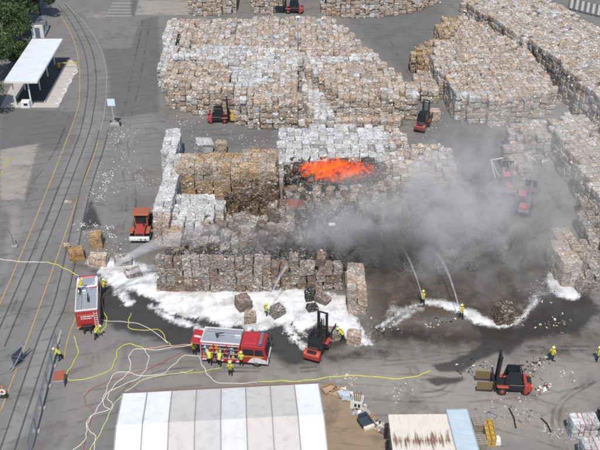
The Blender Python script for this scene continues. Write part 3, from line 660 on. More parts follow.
g = G(61, 68); bg = empty('barrier_gate', g, 0, 'yellow boom barrier across the far end of the weighbridge', 'barrier')
MB().box((-.3, 0, .5), (.4, .4, 1.0)).build('motor_box', YEL, bg, .04); MB().box((1.4, 0, .95), (3.2, .12, .16)).build('boom', YEL, bg, .02)
cb = empty('site_cabin', G(39, 37), R(4), 'small white site cabin with grey roof panels behind the canopy', 'cabin')
MB().box((0, 2.0, 1.25), (2.2, 5.2, 2.5)).build('wall', WHITE, cb, .04)
for k in range(3): MB().box((0, .35+k*1.65, 2.58), (2.3, 1.6, .1)).build('roof_panel', GREYM, cb, .02)
for k in range(2): MB().box((1.12, .9+k*2.2, 1.5), (.05, 1.0, .9)).build('window', GLASS, cb)
MB().box((0, -.62, 1.05), (.9, .05, 2.0)).build('door', mat('blue grey door', (.12, .17, .23), .5), cb)
g = G(114.8, 125.5); sg = empty('notice_board', g, 0, 'blank pale notice board on a pole in a concrete foot', 'sign')
MB().cyl((0, .1, .2), (-.15, .1, 3.4), .04).build('pole', WHITE, sg); MB().box((-.15, .04, 3.9), (1.15, .05, 1.15)).build('board', mat('pale blue board', (.68, .8, .84), .4, wear=.1), sg, .01)
MB().box((0, 0, .22), (1.7, .9, .44), top=.9).build('foot', CONC, sg, .05)
for x, y in ((-.75, .35), (.75, -.1), (.35, .6)): MB().cyl((x, y, .1), (x+.15, y, .62), .17, .15, 10).build('weight', BLACK, sg)
o = MB().box((0, 0, .02), (1.0, .6, .03), rx=.02).build('cardboard_sheet', BM['cardboard_bale']); o.location = G(68, 202, .02); o.rotation_euler = (0, 0, -.4); tag(o, 'flat brown cardboard sheet lying on the railway track', 'cardboard')

# ------------------------------------------------------------------ lamp posts
def lamp(px, py, h, lab):
    r = empty('lamp_post', G(px, py), 0, lab, 'lamp post', 'lamp posts in the yard')
    MB().cyl((0,0,0), (0,0,h), .11, .07, 8).build('pole', GREYM, r, smooth_=True)
    MB().box((0, -.25, h), (.75, .5, .16)).build('lamp_head', WHITE, r, .03); MB().box((0, -.25, h-.1), (.6, .38, .04)).build('lens', LAMPG, r)
lamp(298, 75, 10.5, 'thin dark lamp post rising from the upper block'); lamp(283, 13, 9, 'lamp post at the top edge beside the far forklift'); lamp(331, 262, 5.6, 'lamp post standing in the smoke above the front wall')

# ------------------------------------------------------------------ vehicles
def wheel(parent, x, y, r, wdt, rimm=GREYM):
    s = 1 if y > 0 else -1
    ty = MB().cyl((x, y - wdt/2, r), (x, y + wdt/2, r), r, n=20).build('wheel', BLACK, parent, .04)
    ty.data.polygons.foreach_set('use_smooth', [False]*len(ty.data.polygons))
    MB().cyl((x, y + s*(wdt/2 - .03), r), (x, y + s*(wdt/2 + .03), r), r*.56, r*.42, 12).build('rim', rimm, ty)
def fire_engine(loc, rz, lab, L=6.9, open_side=True, letters=False):
    r = empty('fire_engine', loc, rz, lab, 'fire engine'); W = 2.4; H = 2.75; xr = -L/2; xf = L/2; cabx = xf - 2.75
    MB().box((0, 0, .5), (L-.5, 1.5, .3)).build('chassis', BLACKM, r, .03)
    # cab: profile extruded across, bonnetless front
    prof = [(cabx, .45), (xf-.05, .45), (xf, .95), (xf-.04, 1.45), (xf-.28, 2.45), (xf-.5, 2.68), (cabx, 2.7)]
    cb = MB().side(prof, -W/2, W/2).build('cab', RED, r, .07, segs=2)
    for s in (-1, 1):
        MB().side([(xf-1.25,1.5),(xf-.32,1.5),(xf-.5,2.28),(xf-1.25,2.3)], s*(W/2+.012), s*(W/2-.03)).build('window', GLASS, cb)
        MB().side([(cabx+.25,1.5),(xf-1.4,1.5),(xf-1.4,2.3),(cabx+.25,2.3)], s*(W/2+.012), s*(W/2-.03)).build('window', GLASS, cb)
        MB().box((xf-1.32, s*(W/2+.015), 1.4), (.03, .02, 1.6)).build('door_seam', BLACKM, cb)
        MB().box((xf+.12, s*(W/2+.12), 1.95), (.12, .2, .5)).build('mirror', BLACKM, cb, .03)
        MB().box((xf-.02, s*.85, .85), (.1, .38, .22)).build('headlight', LAMPG, cb, .02)
    ws = MB().hull([(xf-.035,-1.02,1.5),(xf-.035,1.02,1.5),(xf-.245,1.0,2.36),(xf-.245,-1.0,2.36)], [(xf+.005,-1.02,1.5),(xf+.005,1.02,1.5),(xf-.205,1.0,2.36),(xf-.205,-1.0,2.36)]).build('windscreen', GLASS, cb)
    MB().box((xf-.02, 0, .62), (.2, W+.02, .42)).build('bumper', WHITE, r, .05)
    for s in (-1, 1): MB().box((cabx+1.2, s*(W/2+.02), 1.36), (2.3, .015, .1)).build('reflective_stripe', YEL, r); MB().box((xf-1.55, s*(W/2+.03), 1.28), (.16, .04, .05)).build('door_handle', BLACKM, r)
    for s in (-1, 1): MB().side([(xf-2.05,.55),(xf-.12,.5),(xf-.1,.95),(xf-.5,1.05),(xf-.75,1.22),(xf-1.5,1.22),(xf-1.75,1.0)], s*(W/2+.018), s*(W/2-.03)).build('wheel_arch_panel', WHITE, r)
    lb = MB().box((xf-.75, 0, 2.82), (.32, 1.7, .16)).build('light_bar', RED if letters else GREYM, r, .05)
    for s in (-1, 1): MB().box((xf-.75, s*.98, 2.82), (.36, .3, .2)).build('beacon', BLUE, r, .05)
    letters or MB().box((cabx+1.0, 0, 2.735), (1.3, 1.6, .06)).build('roof_hatch', RED, r, .02)
    # superstructure as shell with open compartments
    bx0, bx1 = xr, cabx - .06; bm_ = MB()
    bm_.box(((bx0+bx1)/2, 0, 2.62), (bx1-bx0, W, .14)).box(((bx0+bx1)/2, 0, .72), (bx1-bx0, W, .14)).box((bx0+.05, 0, 1.66), (.1, W, 1.78)).box((bx1-.05, 0, 1.66), (.1, W, 1.78)).box(((bx0+bx1)/2, .0, 1.66), (bx1-bx0-.2, .2, 1.78))
    nc = 3; cw = (bx1-bx0)/nc
    for k in range(1, nc): bm_.box((bx0+k*cw, 0, 1.66), (.08, W, 1.78))
    bm_.box((bx0+.5*cw, -.0, 1.0), (.01, .01, .01))
    bd = bm_.build('body', RED, r, .02)
    far = 1 if open_side else 0
    sides = [1] if open_side else [1, -1]
    for s in sides:
        for k in range(nc):
            sh = MB(); n = 14
            for j in range(n): sh.box((bx0+(k+.5)*cw, s*(W/2-.02), .86+(j+.5)*1.62/n), (cw-.14, .03, 1.62/n-.012))
            sh.build('roller_shutter', SILVER, r)
    if open_side:
        rr = random.Random(3); cols = [YEL, ORNG, SILVER, GREYM, mat('blue case', (.06, .12, .22), .5), BLACKM, HWHT, RED]
        for k in range(nc):
            for lv in range(3):
                MB().box((bx0+(k+.5)*cw, -.66, .8+lv*.58), (cw-.1, 1.0, .03)).build('shelf', SILVER, r)
                x = bx0+k*cw+.12
                while x < bx0+(k+1)*cw-.28:
                    wd = rr.uniform(.14, .36); hh = rr.uniform(.2, .5); 
                    MB().box((x+wd/2, -.75-rr.uniform(0, .2), .82+lv*.58+hh/2), (wd*.9, rr.uniform(.35, .6), hh)).build('equipment', rr.choice(cols), r, .015); x += wd + .02
            MB().box((bx0+(k+.5)*cw, -W/2+.03, 2.5), (cw-.1, .1, .13)).build('rolled_shutter', SILVER, r, .02)
    # lower skirts with slanted white and red blocks
    for s in (-1, 1):
        for k in range(9):
            x = bx0+.05+k*(bx1-bx0-.1)/9; wdt = (bx1-bx0-.1)/9; sl = .14
            if abs(x+wdt/2-(bx0+1.35)) < .62: continue
            MB().side([(x,.42),(x+wdt-.01,.42),(x+wdt+sl-.01,.66),(x+sl,.66)], s*(W/2+.005), s*(W/2-.08)).build('skirt_block', [WHITE, RED][k % 2], r)
    # roof deck with rail
    dk = MB().box(((bx0+bx1)/2, 0, 2.705), (bx1-bx0-.04, W-.06, .03)).build('roof_deck', SILVER, r)
    rl = MB()
    for s in (-1, 1): rl.box(((bx0+bx1)/2, s*(W/2-.06), 2.8), (bx1-bx0, .1, .16))
    rl.box((bx0+.06, 0, 2.8), (.1, W-.22, .16)); rl.build('roof_rail', WHITE, r, .02)
    MB().box((bx1-.4, .5, 2.85), (.7, .9, .26)).build('roof_box', SILVER, r, .03)
    mo = MB(); mo.cyl((bx0+1.6, -.2, 2.72), (bx0+1.6, -.2, 3.15), .12).cyl((bx0+1.4, -.2, 3.15), (bx0+2.3, -.2, 3.4), .09, .05); mo.build('water_monitor', BLACKM, r)
    ld = MB()
    for s in (0, .38): ld.box((bx0+1.9, .55+s, 2.9), (3.2, .05, .07))
    for k in range(10): ld.box((bx0+.5+k*.31, .74, 2.9), (.04, .33, .04))
    ld.build('ladder', SILVER, r)
    wheel(r, xf-1.12, -W/2+.16, .46, .3); wheel(r, xf-1.12, W/2-.16, .46, .3); wheel(r, bx0+1.35, -W/2+.18, .46, .34); wheel(r, bx0+1.35, W/2-.18, .46, .34)
    # rear face
    if letters:
        MB().box((cabx+1.15, 0, 2.75), (2.1, W-.1, .1)).build('cab_roof_plate', WHITE, r, .03); MB().box((cabx+1.1, 0, 2.81), (1.5, W-.7, .03)).build('cab_roof_tread', SILVER, r)
        MB().box((xr-.02, 0, 1.6), (.05, W-.3, 1.3)).build('rear_shutter', RED, r, .02)
        for j, (n, z, hh) in enumerate([(9, 2.0, .2), (8, 1.72, .16)]):
            for k in range(n):
                MB().box((xr-.052, .62-k*.15, z), (.012, .1 + .02*((k*7) % 3), hh - .04*((k*5) % 3))).build('lettering', WHITE, r)
        ld = MB()
        for s in (0, .34): ld.box((xr-.12, -1.08+s, 1.5), (.05, .05, 2.1))
        for k in range(7): ld.box((xr-.12, -.91, .65+k*.28), (.04, .29, .04))
        ld.build('ladder', WHITE, r)
        pm = MB(); pm.box((xr-.15, .15, .62), (.3, 1.1, .5)).cyl((xr-.25, .4, .5), (xr-.75, .55, .35), .08).cyl((xr-.25, -.1, .5), (xr-.8, -.2, .35), .08); pm.build('pump_panel', BLACKM, r, .02)
    else:
        rh = MB().box((xr-.55, 0, 2.42), (1.1, W-.2, .07), ry=.12).build('rear_hatch', RED, r, .02)
        MB().box((xr-.55, 0, 2.47), (.7, .25, .02), ry=.12).build('hatch_stripe', WHITE, rh)
        pm = MB(); pm.box((xr+.02, 0, 1.5), (.06, W-.4, 1.3)); pm.build('pump_panel', BLACKM, r)
        for s in (-1, 1): MB().box((xr-.02, s*(W/2-.12), 1.5), (.05, .2, 1.6)).build('rear_column', WHITE, r)
    for s in (-1, 1): MB().box((xr-.04, s*(W/2-.2), .62), (.05, .26, .16)).build('tail_light', ORNG, r)
    return r
fire_engine(G(236.5, 357.5), heading((207,352.5),(268,357.5)), 'red fire engine with silver roof and open equipment shutters', 6.9, True)
ha = heading((75.5,309),(77,281), 2.75)
_pe = (G(86, 308, 2.75) + G(87.5, 282, 2.75)) / 2
fire_engine(Vector((_pe.x, _pe.y, 0)) + Vector((math.cos(ha), math.sin(ha), 0))*.6, ha, 'red fire engine seen from behind with firefighter on its roof', 6.9, False, True)

def forklift(loc, rz, lab, body=RED2, clamp=BLACKM, mast_h=3.6, sc=1.0, seed=0, arms=True, tilt=.04):
    r = empty('forklift', loc, rz, lab, 'forklift', 'forklifts in the yard'); r.scale = (sc, sc, sc)
    MB().side([(-1.55,.38),(.75,.38),(.85,.62),(.3,.72),(-.2,1.05),(-1.5,1.05)], -.62, .62).build('chassis', BLACKM, r, .05)
    cw = MB().side([(-2.15,.45),(-1.45,.35),(-1.45,1.2),(-1.75,1.25),(-2.2,1.0)], -.78, .78).build('counterweight', body, r, .1, segs=2)
    MB().box((-1.9, 0, 1.2), (.4, .9, .1)).build('radiator_grille', BLACKM, cw, .02)
    for s in (-1, 1):
        MB().box((.45, s*.72, .92), (1.0, .34, .1)).build('mudguard', body, r, .03); MB().box((-2.1, s*.6, 1.12), (.12, .2, .12)).build('lamp', ORNG, r, .02)
    MB().box((-.95, 0, 1.18), (1.0, 1.0, .3)).build('engine_hood', BLACKM, r, .06)
    st = MB(); st.box((-.75, 0, 1.4), (.5, .52, .14)).box((-1.0, 0, 1.72), (.14, .52, .6), ry=-.12); st.build('seat', BLACKM, r, .04)
    MB().cyl((-.05, 0, 1.1), (-.2, 0, 1.62), .03).cyl((-.27, 0, 1.6), (-.2, 0, 1.66), .19, .19, 12).build('steering_wheel', BLACKM, r)
    cg = MB()
    for s in (-1, 1): cg.cyl((.32, s*.58, .85), (.02, s*.56, 2.4), .045, n=6).cyl((-1.35, s*.58, 1.1), (-1.15, s*.56, 2.4), .045, n=6).cyl((.02, s*.56, 2.4), (-1.15, s*.56, 2.4), .05, n=6)
    for k in range(9): cg.box((-1.13+k*.142, 0, 2.41), (.05, 1.12, .05))
    gd = cg.build('overhead_guard', BLACKM, r)
    for s in (-1, 1): MB().side([(.2,1.15),(-1.2,1.15),(-1.1,2.32),(.05,2.32)], s*.57, s*.585).build('side_glass', GLASS, gd)
    MB().hull([(-1.3,-.54,1.2),(-1.3,.54,1.2),(-1.16,.52,2.34),(-1.16,-.52,2.34)], [(-1.28,-.54,1.2),(-1.28,.54,1.2),(-1.14,.52,2.34),(-1.14,-.52,2.34)]).build('rear_glass', GLASS, gd)
    ms = MB(); th = mast_h*tilt
    for s in (-1, 1):
        ms.hull([(.9,s*.46-.06,.15),(1.08,s*.46-.06,.15),(1.08,s*.46+.06,.15),(.9,s*.46+.06,.15)], [(.9-th,s*.46-.06,mast_h),(1.08-th,s*.46-.06,mast_h),(1.08-th,s*.46+.06,mast_h),(.9-th,s*.46+.06,mast_h)])
        ms.hull([(.98,s*.33-.05,.25),(1.12,s*.33-.05,.25),(1.12,s*.33+.05,.25),(.98,s*.33+.05,.25)], [(.98-th,s*.33-.05,mast_h-.25),(1.12-th,s*.33-.05,mast_h-.25),(1.12-th,s*.33+.05,mast_h-.25),(.98-th,s*.33+.05,mast_h-.25)])
    for z in (.5, mast_h*.55, mast_h-.05): ms.box((1.0 - th*z/mast_h, 0, z), (.12, 1.04, .12))
    ms.cyl((.95, .12, .3), (.95-th*.8, .12, mast_h*.8), .05, n=8); ms.cyl((.95, -.12, .3), (.95-th*.8, -.12, mast_h*.8), .05, n=8)
    mo = ms.build('mast', BLACKM, r)
    ca = MB(); ca.box((1.2, 0, .95), (.12, 1.3, .9)).box((1.3, 0, .75), (.14, 1.7, .14)).box((1.3, 0, 1.2), (.14, 1.7, .14)); ca.build('carriage', BLACKM, r, .02)
    if arms:
        for s in (-1, 1): MB().box((2.0, s*.7, .95), (1.4, .08, .95)).build('clamp_arm', clamp, r, .03)
    wheel(r, .45, .72, .42, .3, body); wheel(r, .45, -.72, .42, .3, body); wheel(r, -1.65, .62, .34, .24, body); wheel(r, -1.65, -.62, .34, .24, body)
    return r
forklift(G(505.5, 389), R(176), 'red and black forklift with yellow clamp on the lower right yard', clamp=mat('dusty ochre clamp', (.2, .15, .06), .7, wear=.5), mast_h=4.1, sc=1.12)
forklift(G(319, 349.5), R(68), 'red forklift facing the foam in the centre', mast_h=3.9, sc=1.12)
forklift(G(222, 121.5), R(2), 'pinkish red forklift with yellow clamp in front of upper block', mat('faded pink red paint', (.4, .07, .075), .55), YEL, 4.0, 1.02)
forklift(G(423, 127), R(68), 'hazy red forklift in the lane beside the right plateau', mat('dull red paint', (.26, .045, .035), .6), BLACKM, 3.8, 1.1)
forklift(G(291, 12.5), R(175), 'tiny red forklift at the top edge behind the upper block', mat('faded pink red paint', (.4, .07, .075), .55), BLACKM, 4.0, 1.15)
PINK = mat('pale red cab paint', (.6, .12, .12), .5)
def telehandler(px, py, rz, lab):
    r = empty('telehandler', G(px, py), rz, lab, 'telehandler', 'telehandlers in the smoke')
    MB().side([(-2,.5),(2,.5),(2.1,.9),(1.2,1.15),(-1.9,1.15),(-2.1,.8)], -.7, .7).build('chassis', GREYM, r, .05)
    c = MB().side([(-.7,1.1),(.75,1.1),(.6,2.3),(.4,2.5),(-.6,2.5)], .05, .95).build('cab', GLASS, r, .05)
    MB().box((-.1, .5, 2.55), (1.35, 1.05, .14)).build('cab_roof', PINK, c, .04)
    b = MB(); b.box((.6, -.4, 1.9), (4.6, .34, .4), ry=-.14).box((2.9, -.4, 2.25), (1.6, .24, .28), ry=-.14); b.build('boom', GREYM, r, .03)
    MB().box((3.6, -.3, 2.1), (.1, 1.6, 1.0)).build('fork_frame', BLACKM, r, .02)
    MB().box((-1.3, .1, 1.35), (1.2, 1.1, .45)).build('engine_cover', PINK, r, .06)
    for x in (-1.35, 1.35):
        for y in (-.85, .85): wheel(r, x, y, .55, .38, PINK)
    return r
telehandler(508, 190, R(88), 'pale red roofed machine in smoke, left of two under right stacks')
telehandler(524, 210, R(72), 'pale red roofed machine in smoke, right of two under right stacks')
# orange loader seen from behind
r = empty('wheel_loader', G(142.5, 234), R(90), 'old orange loader with white bumper beside the white row', 'loader')
MB().side([(-2.0,.75),(1.2,.75),(1.2,1.5),(-.2,1.55),(-1.95,1.4)], -.62, .62).build('engine_hood', mat('faded red hood', (.36, .05, .035), .5, wear=.4), r, .08, segs=2)
MB().box((-2.15, 0, .72), (.35, 2.5, .5)).build('bumper', WHITE, r, .05)
for s in (-.75, -.2, .35, .8): MB().box((-2.34, s, .72), (.05, .26, .24)).build('rear_lamp', [GREYM, LAMPG][int(s > 0)], r, .02)
MB().box((-1.98, 0, 1.1), (.06, .95, .5)).build('radiator_grille', BLACKM, r)
c = MB().side([(-.1,1.3),(1.35,1.3),(1.25,2.85),(.05,2.85)], -.85, .85).build('cab', ORANGE, r, .05)
MB().hull([(-.13,-.7,1.7),(-.13,.7,1.7),(.0,.68,2.7),(.0,-.68,2.7)], [(-.1,-.7,1.7),(-.1,.7,1.7),(.03,.68,2.7),(.03,-.68,2.7)]).build('rear_window', GLASS, c)
for s in (-1, 1): MB().side([(.1,1.75),(1.2,1.75),(1.13,2.7),(.17,2.7)], s*.84, s*.862).build('window', GLASS, c)
MB().box((.6, 0, 2.95), (1.75, 2.1, .16)).build('cab_roof', ORANGE, r, .05)
MB().cyl((-.6, -.4, 1.5), (-.6, -.4, 2.3), .07).build('exhaust_pipe', BLACKM, r)
for s in (-1, 1):
    MB().box((-1.2, s*1.02, 1.42), (1.6, .5, .08)).build('mudguard', ORANGE, r, .03); MB().box((.9, s*.55, 1.6), (.9, .16, .3), ry=.2).build('lift_arm', ORANGE, r, .03); MB().box((2.4, s*.55, 1.25), (2.4, .16, .3), ry=.25).build('lift_arm', ORANGE, r, .03)
    wheel(r, -1.2, s*.98, .62, .45, WHITE); wheel(r, 1.5, s*.98, .62, .45, WHITE)
MB().side([(3.2,.1),(4.3,.1),(4.3,.2),(3.4,.35),(3.25,1.2),(3.1,1.2)], -1.25, 1.25).build('bucket', BLACKM, r, .02)
MB().box((.9, 0, .8), (2.4, 1.0, .4)).build('frame', BLACKM, r, .04)

# ------------------------------------------------------------------ firefighters
def skin_body(name, J, E, rad, root_i, mats, classify):
    me = bpy.data.meshes.new(name); me.from_pydata(J, E, []); o = bpy.data.objects.new(name, me); col.objects.link(o)
    md = o.modifiers.new('skin', 'SKIN'); md.use_smooth_shade = True
    for i, v in enumerate(me.skin_vertices[0].data): v.radius = rad[i]; v.use_root = (i == root_i)
    o.modifiers.new('sub', 'SUBSURF').levels = 1; o.modifiers['sub'].render_levels = 1
    dg = bpy.context.evaluated_depsgraph_get(); ev = bpy.data.meshes.new_from_object(o.evaluated_get(dg)); ev.name = name
    bpy.data.objects.remove(o)
    ev.materials.clear()
    for m in mats: ev.materials.append(m)
    for p in ev.polygons: p.material_index = classify(p.center); p.use_smooth = True
    return ev
def person_mesh(pose):
    J, E, Rd = [], [], []
    def j(p, r, par=None):
        J.append(tuple(p)); Rd.append((r, r)); i = len(J)-1
        if par is not None: E.append((par, i))
        return i
    lean = {'stand': 0, 'aim': .18, 'bend': .75}[pose]
    pel = j((0, 0, .95), .17)
    def up(h): return (math.sin(lean)*h, 0, .95 + math.cos(lean)*h)
    wa = j(up(.18), .165, pel); ch = j(up(.42), .19, wa); nk = j(up(.56), .075, ch); hd = j((up(.72)[0] + .03, 0, up(.72)[2]), .11, nk); j((up(.82)[0] + .03, 0, up(.82)[2]), .09, hd)
    spread = .14 if pose == 'stand' else .3
    for s in (-1, 1):
        f = spread * s * (.6 if pose != 'stand' else .3)
        hp = j((0, s*.1, .88), .115, pel); kn = j((f*.5 + .05, s*.13, .5), .085, hp); an = j((f, s*.14, .1), .06, kn); j((f + .18, s*.15, .045), .05, an)
    for s in (-1, 1):
        c = Vector(up(.5)); sh = j((c.x, s*.2, c.z), .085, ch)
        if pose == 'stand': el, wr = (c.x-.02, s*.3, c.z-.28), (c.x+.12, s*.27, c.z-.5)
        elif pose == 'aim': el, wr = (c.x+.15, s*.24, c.z-.25), (c.x+.42, s*.1, c.z-.22)
        else: el, wr = (c.x+.1, s*.24, c.z-.28), (c.x+.2, s*.16, c.z-.52)
        e = j(el, .062, sh); wv = Vector(wr); d = (wv - Vector(el)).normalized()
        w_ = j(wr, .042, e); pm = j(wv + d*.08, .04, w_)
        side = d.cross(Vector((0, 1, 0))); side = side.normalized() if side.length > .1 else Vector((1, 0, 0))
        for k, ln in enumerate((.075, .085, .08, .062)): 
            b = j(wv + d*.12 + side*(k-1.5)*.024, .011, pm); j(wv + d*(.12+ln*.9) + side*(k-1.5)*.026 + Vector((0, -s*.02, 0)), .009, b)
        j(wv + d*.1 + side*.06, .011, pm)
    def cls(c):
        z = c.z; hx = up(.56)
        if z < .16: return 1
        if pose == 'bend':
            dd = Vector((math.sin(lean), 0, math.cos(lean))); q = (Vector(c) - Vector((0, 0, .95))).dot(dd)
            return 2 if q > .62 and abs(c.y) < .15 else (0 if q > -.03 else 1)
        if z > up(.6)[2] and abs(c.y) < .14: return 2
        return 0 if z > .9 else 1
    me = skin_body('body', J, E, Rd, 0, [HIVIS, DARKC, SKIN], cls)
    return me, Vector((up(.8)[0] + .03, 0, up(.8)[2])), lean, Vector(up(.42))
PM = {k: person_mesh(k) for k in ('stand', 'aim', 'bend')}
def helmet_mesh():
    mb = MB(); n = 12; rings = [(0, .175), (.03, .165), (.1, .135), (.15, .08), (.17, .02)]
    for z, rr in rings:
        for k in range(n): a = 2*math.pi*k/n; mb.v.append((rr*1.15*math.cos(a), rr*math.sin(a), z))
    for i in range(len(rings)-1):
        for k in range(n): mb.f.append((i*n+k, i*n+(k+1)%n, (i+1)*n+(k+1)%n, (i+1)*n+k)); mb.m.append(0)
    mb.f.append(tuple((len(rings)-1)*n+k for k in range(n))); mb.m.append(0); mb.f.append(tuple(range(n))[::-1]); mb.m.append(0)
    o = mb.build('helmet', mat('luminous helmet', (.66, .7, .2), .35, wear=.1), None, smooth_=True); me = o.data; bpy.data.objects.remove(o); return me
HEL = helmet_mesh()
tm = MB(); tm.cyl((-.2, 0, -.22), (-.2, 0, .22), .085, n=10).cyl((-.2, 0, .22), (-.2, 0, .3), .05, .03, 8); _o = tm.build('air_bottle', YEL); TANK = _o.data; bpy.data.objects.remove(_o)
bt = MB()
for s in (-1, 1): bt.box((-.03, s*.12, 0), (.03, .02, .3))
bt.cyl((0,0,-.03), (0,0,.03), .01); 
def person(px, py, rz, pose, lab, z=0.0, tank=True, helm=None, loc=None):
    me, hp, lean, cp = PM[pose]
    r = bpy.data.objects.new('person', me); col.objects.link(r); r.location = loc or G(px, py, z); r.rotation_euler = (0, 0, rz); r.scale = (1.04,)*3
    tag(r, lab, 'person', 'firefighters')
    h = bpy.data.objects.new('helmet', HEL); col.objects.link(h); h.parent = r; h.location = hp; h.rotation_euler = (0, lean, 0)
    if tank: k = bpy.data.objects.new('air_bottle', TANK); col.objects.link(k); k.parent = r; k.location = cp; k.rotation_euler = (0, lean, 0)
    return r
U = R(90)
person(80, 294, R(60), 'bend', 'firefighter in yellow bending on the roof of the fire engine', z=2.73)
person(104, 293, R(40), 'aim', 'firefighter aiming a hose beside the roof standing colleague', tank=True)
person(96, 339, R(20), 'bend', 'firefighter in yellow behind the rear of the left fire engine')
person(61.5, 360, R(190), 'bend', 'firefighter bending at the mesh fence above the red box', tank=False)
person(194.5, 355, R(80), 'stand', 'firefighter in orange yellow vest at the rear hatch of fire engine')
person(210, 365, R(100), 'bend', 'firefighter crouching below the rear wheel, leftmost of a pair', tank=False)
person(219.5, 366.5, R(80), 'bend', 'firefighter crouching below the rear wheel, right of a pair', tank=False)
person(230.5, 376, R(85), 'stand', 'firefighter with air bottle standing alone before the fire engine')
person(241.5, 366, R(95), 'stand', 'firefighter in dark gear standing at the crew door', tank=False)
person(266.5, 317, R(10), 'stand', 'firefighter walking in foam between the loose bales')
person(343, 341, R(170), 'bend', 'firefighter between two bales right of the central forklift')
person(422.5, 305, R(95), 'aim', 'firefighter spraying water into the smoke, at the foam tip', tank=True)
person(461, 319, R(100), 'aim', 'firefighter standing below the thin foam streak')
person(551, 361, R(60), 'stand', 'firefighter alone on the yard right of the clamp forklift')
person(597, 361, R(180), 'stand', 'firefighter cut off by the right edge of the picture')

# ------------------------------------------------------------------ hoses
def hose(pts, m, lab, r=.06, z=None, px=True):
    r *= .82
    P = [G(x, y, r*.75) if len(p) == 2 else G(x, y, p[2]) for p in pts for (x, y) in [p[:2]]]
    P = smooth(P, 8)
    P = [q + Vector((.05*math.sin(i*.9), .05*math.cos(i*.7), 0)) for i, q in enumerate(P)]
    o = MB().tube(P, r, 7, flat=.75).build('fire_hose', m, None, smooth_=True); return tag(o, lab, 'hose', 'fire hoses')
z7 = lambda L: [(60+x/3.75, 330+y/3.75) for x, y in L]
hose([(-5,258),(10,260.5),(28,262),(46,262)], HWHT, 'pinkish white hose crossing the rails from the left edge')
hose([(46,262),(56,264.5),(68,270),(80,277),(86,282)], HYEL, 'yellow hose running over the rails to the left fire engine', .07)
hose([(104,291),(102,305),(106.5,318),(105,327),(98,335)], HYEL, 'yellow hose curving beside the left fire engine', .06)
hose(z7([(50,20),(68,80),(40,140),(22,172),(40,188),(95,183),(180,155),(208,110),(220,70),(260,52),(310,66)]), HYEL, 'bright yellow hose winding from fence to centre', .065)
hose(z7([(500,55),(425,65),(350,75),(290,70),(260,95),(265,140),(250,165),(200,212),(165,255),(130,310),(103,350),(100,385),(88,420),(45,452)]), HWHT, 'white hose with the widest loop left of the shed', .055)
hose(z7([(310,66),(332,100),(320,150),(285,185),(195,225),(180,255),(195,290),(112,326),(103,365),(132,400),(126,455)]), HWHT, 'white hose crossing itself above the shed corner', .05)
hose(z7([(535,100),(470,95),(432,125),(380,165),(300,170),(240,156),(198,170),(176,220),(160,270),(185,300)]), HWHT, 'white hose swinging from the engine over the others', .05)
hose(z7([(500,152),(420,165),(330,180),(262,220),(212,265),(186,312),(160,368),(110,455)]), HGRN, 'pale green hose running straight along the shed corner', .05)
hose(z7([(470,75),(385,120),(320,150),(240,172),(130,215),(94,248),(98,278),(125,305),(112,350),(85,455)]), HRED, 'dull red hose bending left of the white hoses', .05)
hose([(199,357),(204,368),(210,377),(220,383),(245,383),(258,382)], HWHT, 'white hose from fire engine towards the shed eave', .055)
hose([(258,382),(280,381),(300,381),(320,378.5),(341,376),(367,376),(392,378.5),(412,377),(431,371)], HYEL, 'long yellow hose stretched over the yard to the puddle', .075)
hose([(131,313),(128.5,322),(131,329),(148,330),(160,330),(166,340),(172,346)], HYEL, 'yellow hose in the wet patch between the engines', .055)
hose([(98,320),(118,321.5),(135,323),(150,329),(168,343)], HWHT, 'thin pale hose joining the two fire engines', .045)
hose([(145,349),(165,346),(180,345),(196,344)], mat('salmon hose', (.7, .4, .28), .6), 'salmon hose leading to the engine rear hatch', .05)
hose([(180,372),(192,373),(205,371),(222,367)], HYEL, 'short yellow hose by the crouching firefighters', .045)
hose([(423,303),(436,302),(450,305),(470,316),(490,324)], HWHT, 'white hose within the right foam streak', .06)

# ------------------------------------------------------------------ shed, containers
zr = 4.0
e0, e1 = G(122.5, 393.5, zr), G(318.5, 383.5, zr); ax = (e1 - e0); Ls = ax.length; ax.normalize(); bk = Vector((ax.y, -ax.x, 0))   # bk points to the camera
sh = empty('storage_shed', (e0 + e1)/2 - Vector((0, 0, zr)), math.atan2(ax.y, ax.x), 'long white and beige panelled storage shed at the bottom edge', 'shed')
dR, hR = 5.0, .95; cols = ['w', 'w', 'b', 'g', 'w2', 'b', 'b', 'w']
SM = {'w': mat('white membrane', (.76, .77, .78), .5, wear=.22, scale=1.1), 'w2': mat('off white membrane', (.62, .62, .61), .5, wear=.22, scale=1.1), 'b': mat('beige membrane', (.56, .525, .49), .55, wear=.22, scale=1.1), 'g': mat('grey beige membrane', (.52, .505, .485), .55, wear=.22, scale=1.1)}
n = len(cols); pw = Ls/n
for k, cc in enumerate(cols):
    x0, x1 = -Ls/2 + k*pw + .03, -Ls/2 + (k+1)*pw - .03
    for (ya, za, yb, zb, nm) in ((0, 0, -dR, hR, 'roof_panel'), (-dR, hR, -2*dR, 0, 'roof_panel')):
        seg = 6; mb = MB(); top = []; 
        for i in range(seg+1):
            for jx in range(5):
                u = jx/4; v = i/seg; sag = -.05*math.sin(math.pi*u)*math.sin(math.pi*v)
                top.append((x0+(x1-x0)*u, ya+(yb-ya)*v, zr+za+(zb-za)*v+sag))
        m0 = len(top); F = [(i*5+jx, i*5+jx+1, (i+1)*5+jx+1, (i+1)*5+jx) for i in range(seg) for jx in range(4)]
        mb.add(top + [(p[0], p[1], p[2]-.06) for p in top], F + [tuple(q+m0 for q in f[::-1]) for f in F])
        mb.build(nm, SM[cc], sh, smooth_=False)
